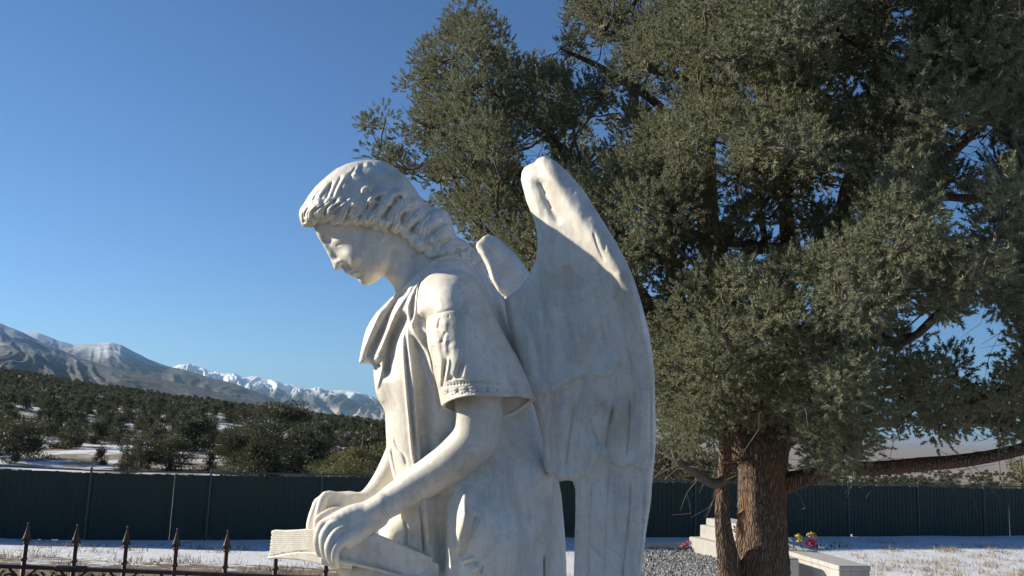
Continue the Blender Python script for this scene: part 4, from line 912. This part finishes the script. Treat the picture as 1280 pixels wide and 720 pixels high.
def pine():
    rng = np.random.RandomState(77)
    YT = 11.0; g = float(ground_z(3.1, YT)); q = lambda x, y, Y=YT: P(x, y, Y)
    base = P(945, 790, YT)
    root = thing('pinyon_pine', 'huge old pinyon pine with gnarled split trunk behind the angel', 'tree', (base[0], base[1], g))
    env = np.array([(446, 128), (444, 165), (452, 200), (470, 214), (500, 232), (530, 262), (570, 320), (610, 400), (680, 470), (760, 480), (812, 500), (822, 560), (838, 588), (862, 592), (880, 575), (905, 556), (940, 540), (985, 560), (1002, 590), (1050, 598), (1075, 580), (1110, 572), (1140, 556), (1180, 556), (1215, 545), (1250, 560), (1300, 566), (1400, 560), (1500, 500), (1560, 380), (1560, 150), (1480, -100), (1300, -260), (1050, -330), (860, -260), (760, -120), (712, -30), (697, 20), (672, 44), (656, 66), (646, 40), (637, 4), (612, -22), (588, -26), (566, 6), (538, 40), (506, 62), (494, 92), (474, 112)], float)
    holes = [np.array(h, float) for h in ([(872, 188), (906, 186), (908, 268), (886, 264)], [(1184, 170), (1232, 166), (1238, 215), (1190, 214)], [(1176, 250), (1224, 258), (1220, 312), (1170, 300)], [(1108, 2), (1134, 0), (1136, 66), (1114, 66)], [(1198, 385), (1232, 374), (1266, 420), (1254, 466), (1214, 462), (1196, 420)], [(990, 366), (1024, 360), (1022, 402), (994, 398)], [(1136, 395), (1170, 398), (1176, 440), (1146, 440)], [(1090, 545), (1160, 548), (1160, 580), (1100, 580)])]
    N = 15000; px = rng.uniform(440, 1560, N); py = rng.uniform(-330, 600, N)
    sd = poly_sd(px, py, env); ok = sd > 16
    for h in holes: ok &= poly_sd(px, py, h) < -12
    px, py, sd = px[ok], py[ok], sd[ok]; M = len(px)
    lump = vnoise(px / 75, py / 62, 61) + .6 * vnoise(px / 36, py / 30, 62)
    half = 3.6 * np.sqrt(np.clip(sd / 190, 0, 1)); dens = rng.rand(M)
    f = np.where(rng.rand(M) < .74, -1 + .34 * rng.rand(M), rng.uniform(-.8, 1, M))
    YC = np.interp(px, [440, 700, 850, 960, 1120, 1300, 1500], [12.4, 12.3, 11.2, 10.4, 9.9, 10.4, 10.8]); Y = YC + f * half * (1 + .0 * lump) - 1.25 * lump * np.clip(half / 3.0, 0, 1) + .15 * rng.normal(size=M)
    # keep clumps apart so that dark gaps stay between them
    C = P(px, py, Y); keep = []; cell = {}
    order = np.arange(M)
    for i in order:
        c = C[i]; k = tuple((c // .34).astype(int)); bad = False
        rr = .225 if lump[i] > -.25 else (.31 if lump[i] > -.5 else .62)
        for a in (-1, 0, 1):
            for b in (-1, 0, 1):
                for d in (-1, 0, 1):
                    for j in cell.get((k[0] + a, k[1] + b, k[2] + d), ()):
                        if np.sum((C[j] - c) ** 2) < rr * rr: bad = True; break
                    if bad: break
                if bad: break
            if bad: break
        if not bad: cell.setdefault(k, []).append(i); keep.append(i)
    C = C[keep]; inside = (px[keep] < 1330) & (py[keep] > -50); depthf = f[keep]; half = half[keep]
    print('clumps', len(C), inside.sum())
    # ---- trunk and limbs
    def fluted(seed, lob=5, amp=.10):
        r_ = np.random.RandomState(seed); ph = r_.rand(6) * 6.3
        return lambda i, a: 1 + amp * np.sin(lob * a + ph[0] + i * .10) + amp * .6 * np.sin((lob + 4) * a + ph[1] - i * .13) + amp * .45 * r_.normal(size=len(a)) * .5
    def limb(name, pts, rad, seed, sides=20, k=10, amp=.08, mat=BARK):
        p3 = np.array([q(x, y, Yd) for x, y, Yd in pts]); sp = spline(p3, k); rr = np.interp(np.linspace(0, 1, len(sp)), np.linspace(0, 1, len(rad)), rad)
        m = MB(); m.tube(sp, rr, sides, jit=fluted(seed, 5, amp)); m.build(name, mat, root, True); return sp
    m1 = limb('trunk', [(946, 860, 11), (948, 790, 11), (951, 720, 11), (953, 660, 11), (954, 600, 11), (954, 555, 11), (958, 520, 11.05)], [.46, .40, .315, .295, .275, .30, .23], 1, 40, 14, .06)
    secondary = limb('trunk', [(922, 800, 10.85), (915, 730, 10.85), (908, 690, 10.8), (903, 645, 10.7), (905, 600, 10.65), (907, 565, 10.6), (903, 535, 10.5)], [.19, .15, .12, .088, .075, .075, .055], 2, 20, 10, .08)
    L = []
    L.append(limb('limb', [(975, 606, 11), (1005, 598, 10.9), (1045, 587, 10.7), (1100, 585, 10.5), (1150, 580, 10.4), (1215, 574, 10.3), (1290, 558, 10.2), (1370, 530, 10.2), (1440, 490, 10.2)], [.14, .10, .082, .078, .076, .072, .066, .05, .03], 3, 16, 8))
    L.append(limb('limb', [(935, 570, 11), (922, 535, 11), (900, 500, 11), (872, 470, 10.9), (820, 400, 10.8), (760, 320, 10.7), (690, 240, 10.6), (600, 190, 10.6), (520, 150, 10.6)], [.20, .17, .15, .13, .115, .10, .08, .055, .02], 4, 14, 8))
    L.append(limb('limb', [(965, 560, 11), (985, 510, 11), (1005, 460, 11.1), (1022, 420, 11.1), (1035, 340, 11.1), (1060, 240, 11), (1090, 120, 11), (1110, 0, 11), (1120, -140, 11)], [.22, .17, .15, .14, .13, .11, .09, .06, .03], 5, 14, 8))
    L.append(limb('limb', [(948, 560, 11.2), (935, 480, 11.6), (905, 380, 11.9), (886, 290, 12), (884, 220, 12), (882, 150, 12), (875, 20, 12), (870, -120, 12)], [.24, .20, .18, .16, .13, .115, .09, .03], 6, 14, 8))
    L.append(limb('limb', [(872, 470, 10.9), (850, 380, 11.3), (830, 280, 11.4), (800, 160, 11.4), (780, 50, 11.4), (770, -50, 11.3)], [.11, .10, .085, .07, .05, .02], 7, 10, 8))
    L.append(limb('limb', [(1035, 340, 11.1), (1110, 270, 10.8), (1190, 190, 10.8), (1270, 120, 10.8), (1380, 40, 10.8)], [.10, .09, .07, .055, .02], 8, 10, 8))
    L.append(limb('limb', [(1005, 460, 11.1), (1075, 400, 10.8), (1150, 350, 10.6), (1230, 320, 10.5), (1340, 290, 10.5)], [.10, .085, .07, .055, .02], 9, 10, 8))
    L.append(limb('limb', [(975, 552, 11), (1020, 530, 10.6), (1060, 505, 10.4), (1110, 490, 10.2), (1170, 480, 10.2)], [.12, .08, .06, .045, .02], 10, 10, 8))
    L.append(limb('limb', [(760, 320, 10.7), (700, 190, 11.3), (640, 110, 11.4), (600, 40, 11.4)], [.08, .06, .045, .015], 11, 8, 8))
    L.append(limb('limb', [(885, 250, 12), (840, 150, 11.5), (760, 90, 11), (700, 60, 10.8)], [.08, .06, .045, .015], 12, 8, 8))
    L.append(limb('limb', [(907, 600, 10.65), (888, 604, 10.5), (862, 585, 10.3), (845, 572, 10.2), (838, 540, 10.2)], [.075, .055, .045, .035, .012], 13, 10, 8, .1, TWIG))
    L.append(limb('limb', [(958, 530, 11), (975, 430, 10.2), (985, 330, 9.6), (980, 230, 9.2), (985, 140, 9.2), (1000, 40, 9.3)], [.14, .11, .09, .07, .045, .02], 14, 10, 8))
    L.append(limb('limb', [(950, 540, 10.9), (900, 470, 10.0), (860, 420, 9.4), (830, 380, 9.1)], [.12, .09, .06, .02], 15, 10, 8))
    L.append(limb('limb', [(906, 560, 10.6), (915, 540, 10.5), (912, 500, 10.3), (890, 450, 10.1)], [.06, .055, .045, .015], 16, 8, 6))
    # torn bark scar on the trunk
    sc = MB(); pts = np.array([P(927 + 2 * math.sin(y * .2), y, 10.70 + .02 * math.sin(y * .3)) for y in np.linspace(636, 672, 8)]); sc.tube(pts, [.01, .03, .038, .02, .03, .015, .02, .005], 9, jit=fluted(21, 3, .4)); sc.build('torn_bark', TORN, root)
    # ---- branches out to the clumps
    nodes = [p for l in L for p in l[2:]]; nodes = list(nodes); par = [-1] * len(nodes)
    hub = q(955, 540); dist = np.linalg.norm(C - hub, axis=1); order = np.argsort(dist)
    NA = np.array(nodes); nbase = len(nodes); NP = np.zeros((nbase + len(C), 3)); NP[:nbase] = NA; cntn = nbase; nd = np.zeros(nbase + len(C)); nd[:nbase] = np.linalg.norm(NA - hub, axis=1)
    pidx = np.full(nbase + len(C), -1); cidx = {}
    for i in order:
        c = C[i]; d = np.linalg.norm(NP[:cntn] - c, axis=1); cost = d + np.where(nd[:cntn] > dist[i], (nd[:cntn] - dist[i]) * 2, 0) + np.where(d < .12, 1, 0) * .2
        j = int(np.argmin(cost)); NP[cntn] = c; nd[cntn] = dist[i]; pidx[cntn] = j; cidx[cntn] = i; cntn += 1
    load = np.ones(cntn)
    for j in range(cntn - 1, nbase - 1, -1):
        if pidx[j] >= nbase: load[pidx[j]] += load[j]
    mb = MB(); outd = np.zeros((len(C), 3))
    for j in range(nbase, cntn):
        a = NP[pidx[j]]; b = NP[j]; e = b - a; L_ = np.linalg.norm(e) + 1e-6; outd[cidx[j]] = e / L_
        r1 = .0036 * math.sqrt(load[j]) + .003; r0 = .0036 * math.sqrt(load[j] + 1) + .0035
        s1 = a + e * .35 + rng.normal(size=3) * L_ * .07 - np.array([0, 0, .06 * L_]); s2 = a + e * .7 + rng.normal(size=3) * L_ * .07
        mb.tube([a, s1, s2, b], [min(r0, .05), min(r0, .05), min(r1 * 1.1, .045), min(r1, .04)], 5, cap=False)
    # bare dead twigs low in the crown and in the gaps
    for i in range(620):
        if i % 2: l = L[rng.randint(len(L))]; p = l[rng.randint(3, len(l))].copy()
        else: p = C[rng.randint(len(C))].copy()
        d = rng.normal(size=3); d[2] = d[2] * .6 - .3; d /= np.linalg.norm(d); ln = rng.uniform(.2, .7)
        for s_ in range(3):
            p2 = p + (d + rng.normal(size=3) * .35) * ln * .4; mb.tube([p, p2], [.007 - .002 * s_, .005 - .0015 * s_], 4, cap=False)
            if rng.rand() < .8: mb.tube([p2, p2 + (d + rng.normal(size=3) * .8) * ln * .3], [.004, .0015], 3, cap=False)
            p = p2
    mb.build('branches', TWIG, root, True)
    # ---- shoots
    ctr = q(960, 330, 11.2); S0 = []; SD = []; SL = []; TW = MB()
    for i in range(len(C)):
        vis = inside[i] ; n_ = rng.randint(36, 50) if vis else 16
        out = C[i] - ctr; out /= np.linalg.norm(out); od = outd[i] * .6 + out * .5 + np.array([0, 0, .55]); od /= np.linalg.norm(od)
        rad = rng.uniform(.13, .22) * (1.15 if depthf[i] < -.6 else .95)
        u = rng.normal(size=(n_, 3)); u /= np.linalg.norm(u, axis=1)[:, None]; r_ = rad * rng.rand(n_) ** .45
        p = C[i] + u * r_[:, None] * np.array([1.1, 1.1, .85]) + od * .05
        d = u * .95 + od * .45 + rng.normal(size=(n_, 3)) * .15 + np.array([0, 0, .35])
        S0.append(p); SD.append(d); SL.append(rng.uniform(.045, .095, n_))
    S0 = np.concatenate(S0); SD = np.concatenate(SD); SL = np.concatenate(SL); print('shoots', len(S0))
    V, F = needles_mesh(S0, SD, SL, rng, 30, .035, .0056)
    mesh_obj('crown', V, F, NEEDLE, root, False)
    return root
pine()
# ------------------------------------------------------------------ hillside pinyons
def far_tree_mesh(seed, tris, H=1.0, lobes=16, mat=FARNEEDLE, shape=0.0):
    rng = np.random.RandomState(seed); P0 = []; D = []
    for i in range(lobes):
        h = .02 + .93 * rng.rand() ** 1.35; rr = (.46 * (1 - h) ** .55 + .05) * (1 + shape); a = rng.rand() * 6.28; rad = rr * rng.uniform(.25, .8)
        c = np.array([math.cos(a) * rad, math.sin(a) * rad, h * .9 + .0]); s = rng.uniform(.11, .19); n_ = tris // lobes
        u = rng.normal(size=(n_, 3)); u /= np.linalg.norm(u, axis=1)[:, None]; P0.append(c + u * s * rng.rand(n_, 1) ** .4 * np.array([1.1, 1.1, .8])); D.append(u * .6 + np.array([0, 0, .8]) + rng.normal(size=(n_, 3)) * .3)
    P0 = np.concatenate(P0); D = np.concatenate(D); D /= np.linalg.norm(D, axis=1)[:, None]
    w = np.cross(D, rng.normal(size=D.shape)); w /= np.linalg.norm(w, axis=1)[:, None]; k = math.sqrt(2000 / tris); L = rng.uniform(.035, .075, len(P0))[:, None] * k; wd = .019 * k
    V = np.stack([P0 - w * wd, P0 + w * wd, P0 + D * L], 1).reshape(-1, 3) * H
    return V, np.arange(len(V)).reshape(-1, 3)
def far_proto(seed, mat=FARNEEDLE, tris=2600, name='pinyon_tree', shape=0.0):
    root = thing(name, 'x', 'tree', (0, 0, 0)); V, F = far_tree_mesh(seed, tris, 1, 26, mat, shape); mesh_obj('crown', V, F, mat, root, False)
    mb = MB(); rng = np.random.RandomState(seed)
    mb.tube([(0, 0, -.08), (.01, 0, .2), (-.01, .01, .55), (0, 0, .85)], [.034, .028, .02, .006], 6)
    for i in range(6):
        a = rng.rand() * 6.28; h = rng.uniform(.12, .6); mb.tube([(0, 0, h), (math.cos(a) * .15, math.sin(a) * .15, h + .08), (math.cos(a) * .28, math.sin(a) * .28, h + .16)], [.014, .01, .004], 4)
    mb.build('trunk', TWIG, root); return root
protos = [far_proto(100 + i, shape=(.0, .25, -.15, .4, .1)[i % 5]) for i in range(5)]
protoy = [far_proto(300, YELLOWN, 7000, 'pinyon_tree', .3), far_proto(310, FARNEEDLE, 12000, 'pinyon_tree', .25), far_proto(320, FARNEEDLE, 9000, 'pinyon_tree', .1)]
def place(pr, X, Y, h, rz, label, group=None, wide=1.0, z=None):
    o = pr.copy(); COL.objects.link(o); o['label'] = label
    if group: o['group'] = group
    o.location = (X, Y, float(ground_z(X, Y)) if z is None else z); o.scale = (h * wide, h * wide, h); o.rotation_euler = (0, 0, rz)
    for ch in pr.children:
        c = ch.copy(); COL.objects.link(c); c.parent = o
    return o
rng = np.random.RandomState(19)
big = [(345, 56, 5.0, 1.45, 6, 'broad rounded pinyon, the largest just beyond the fence, left of the angel'), (292, 64, 3.7, 1.3, 7, 'dark bushy pinyon close behind the fence, left of the broad rounded one'), (212, 60, 3.0, 1.7, 7, 'low spreading pinyon behind the fence, between the lone small tree and the broad one'), (240, 76, 4.0, 1.3, 2, 'pinyon behind the low spreading one on the snowy slope'),
       (452, 48, 3.2, 1.45, 5, 'yellowish green pinyon beyond the fence, just above the angel\'s hands'), (425, 52, 2.3, 1.5, 5, 'small yellowish bush left of the pinyon above the angel\'s hands'), (476, 62, 4.2, 1.3, 1, 'pinyon crown against the edge of the angel\'s robe'), (392, 70, 3.4, 1.3, 3, 'pinyon between the broad rounded one and the yellowish one'),
       (126, 62, 1.7, .8, 2, 'small lone pinyon standing in the open snow behind the fence'), (22, 64, 3.8, 1.45, 7, 'dark pinyon behind the fence at the left edge of the view'), (60, 95, 4.6, 1.2, 1, 'tall dark pinyon above the open snow patch'), (-30, 60, 3.4, 1.3, 3, 'bushy pinyon just past the left edge of the view'),
       (1276, 50, 3.5, 1.0, 5, 'sunlit yellow green conifer rising over the fence at the right edge'), (1320, 55, 3.2, 1.2, 5, 'sunlit conifer past the right edge'), (862, 75, 4.4, 1.2, 1, 'pinyon seen behind the wing and fence, under the big pine'), (905, 90, 5.2, 1.2, 2, 'pinyon glimpsed between the wing and the pine trunk'), (838, 95, 5.5, 1.2, 4, 'pinyon beside the edge of the wing beyond the fence')]
for az, Y, h, w, k, lab in big:
    X = float(P(az, 580, Y)[0]); zz = float(ground_z(X, Y)) - .1
    if az > 800: zz = CAMZ - Y * .052 - (0.2 if az > 1200 else .9)
    place((protos + protoy)[k], X, Y, h, rng.rand() * 6, lab, None, w, float(ground_z(X, Y)) - .1 if az < 1200 else float(ground_z(X, Y)) - .1)
cand = []
for i in range(26000):
    Y = math.sqrt(rng.uniform(50 ** 2, 560 ** 2)); az = rng.uniform(-260, 700); X = (az - 640 - 8) / FPX * Y
    if 45 < az < 175 and Y < 76: continue
    if Y > 470 and az < 380: continue
    d = fbm(X / 34, Y / 34, 71, 3)
    if 140 < az < 420 and 120 < Y < 330: d -= .12
    if d < -.36 + .42 * rng.rand() - .1: continue
    cand.append((Y, X, az))
grid = {}; keep = []
for Y, X, az in cand:
    k = (int(X // 2.5), int(Y // 2.5))
    if any((k[0] + a, k[1] + b) in grid for a in (-1, 0, 1) for b in (-1, 0, 1) if abs(a) + abs(b) < 2): continue
    grid[k] = 1; keep.append((Y, X, az))
keep.sort(); print('hill trees', len(keep))
vis = [t for t in keep if -40 < t[2] < 500]
hidden = [t for t in keep if not -40 < t[2] < 500]
GRP = 'pinyon trees scattered over the snowy hillside'
for i, (Y, X, az) in enumerate(vis[:278]):
    h = rng.uniform(1.5, 3.1) * (1 if rng.rand() > .2 else .6)
    place(protos[rng.randint(5)], X, Y, h, rng.rand() * 6.3, 'dark green pinyon growing on the snowy hillside beyond the slat fence', GRP, rng.uniform(.85, 1.25))
Vs = []; cnt = 0
meshes = [far_tree_mesh(500 + i, 300) for i in range(6)]
rest = vis[278:] + hidden
for i in range(700):
    Y = rng.uniform(55, 500); az = rng.uniform(-1100, -240); rest.append((Y, (az - 640) / FPX * Y, az))
for i in range(2300):            # the low scrub of the bench at right and the far wood
    Y = rng.uniform(180, 900); az = rng.uniform(560, 1400); X = (az - 640) / FPX * Y
    if rng.rand() < .8 * (1 - np.clip((Y - 150) / 300, 0, 1)) and False: continue
    rest.append((Y, X, az))
for (Y, X, az) in rest:
    h = rng.uniform(1.4, 2.9) if az < 560 else rng.uniform(1.0, 3.4); a = rng.rand() * 6.3; V = meshes[rng.randint(6)][0] * np.array([h * 1.1, h * 1.1, h])
    V = np.stack([V[:, 0] * math.cos(a) - V[:, 1] * math.sin(a), V[:, 0] * math.sin(a) + V[:, 1] * math.cos(a), V[:, 2]], 1) + np.array([X, Y, float(ground_z(X, Y)) - .05]); Vs.append(V)
Vs = np.concatenate(Vs); o = mesh_obj('far_pinyon_wood', Vs, np.arange(len(Vs)).reshape(-1, 3), FARNEEDLE, None, False)
tag(o, 'distant pinyon and sage scrub covering the far hillside and valley bench', 'woodland', kind='stuff')
for pr in protos + protoy:
    for ch in list(pr.children): bpy.data.objects.remove(ch)
    bpy.data.objects.remove(pr)
# ------------------------------------------------------------------ daylight
SUN_EL = R(20.5); SUN_AZ = R(20.5)           # azimuth measured from -X towards +Y (sun left of and slightly beyond the statue)
sdir = Vector((-math.cos(SUN_AZ) * math.cos(SUN_EL), math.sin(SUN_AZ) * math.cos(SUN_EL), math.sin(SUN_EL)))
sl = bpy.data.lights.new('sun', 'SUN'); sl.energy = 5.0; sl.angle = R(.53); sl.color = (1.0, .91, .75)
so = bpy.data.objects.new('sun', sl); COL.objects.link(so); so.rotation_euler = sdir.to_track_quat('Z', 'Y').to_euler()
wd = bpy.data.worlds.new('World'); S.world = wd; wd.use_nodes = True
sky = wd.node_tree.nodes.new('ShaderNodeTexSky'); sky.sky_type = 'NISHITA'; sky.sun_disc = False
sky.sun_elevation = SUN_EL; sky.sun_rotation = math.atan2(sdir.x, sdir.y); sky.altitude = 2000; sky.air_density = 1.0; sky.dust_density = 0.0; sky.ozone_density = 3.0
bg = wd.node_tree.nodes['Background']; bg.inputs[1].default_value = .047
tint = wd.node_tree.nodes.new('ShaderNodeMix'); tint.data_type = 'RGBA'; tint.blend_type = 'MULTIPLY'; tint.inputs[0].default_value = 1
tint.inputs[7].default_value = (.61, .98, 1.38, 1); wd.node_tree.links.new(sky.outputs[0], tint.inputs[6]); wd.node_tree.links.new(tint.outputs[2], bg.inputs[0])
vs = S.view_settings; vs.view_transform = 'Standard'; vs.look = 'None'; vs.gamma = 1; vs.exposure = 0.76; vs.use_curve_mapping = False
S.cycles.use_denoising = True

# ------------------------------------------------------------------ the winter air between here and the mountains
mb = MB(); mb.box((0, 0, 1180), (94000, 94000, 2640))
hm = bpy.data.materials.new('valley_haze'); hm.use_nodes = True; hn = hm.node_tree; hn.nodes.remove(hn.nodes['Principled BSDF'])
pv = hn.nodes.new('ShaderNodeVolumePrincipled'); pv.inputs['Color'].default_value = (.42, .71, 1, 1); pv.inputs['Density'].default_value = 2.7e-5; pv.inputs['Anisotropy'].default_value = .2
hn.links.new(pv.outputs[0], hn.nodes['Material Output'].inputs['Volume'])
tag(mb.build('haze', hm), kind='stuff')
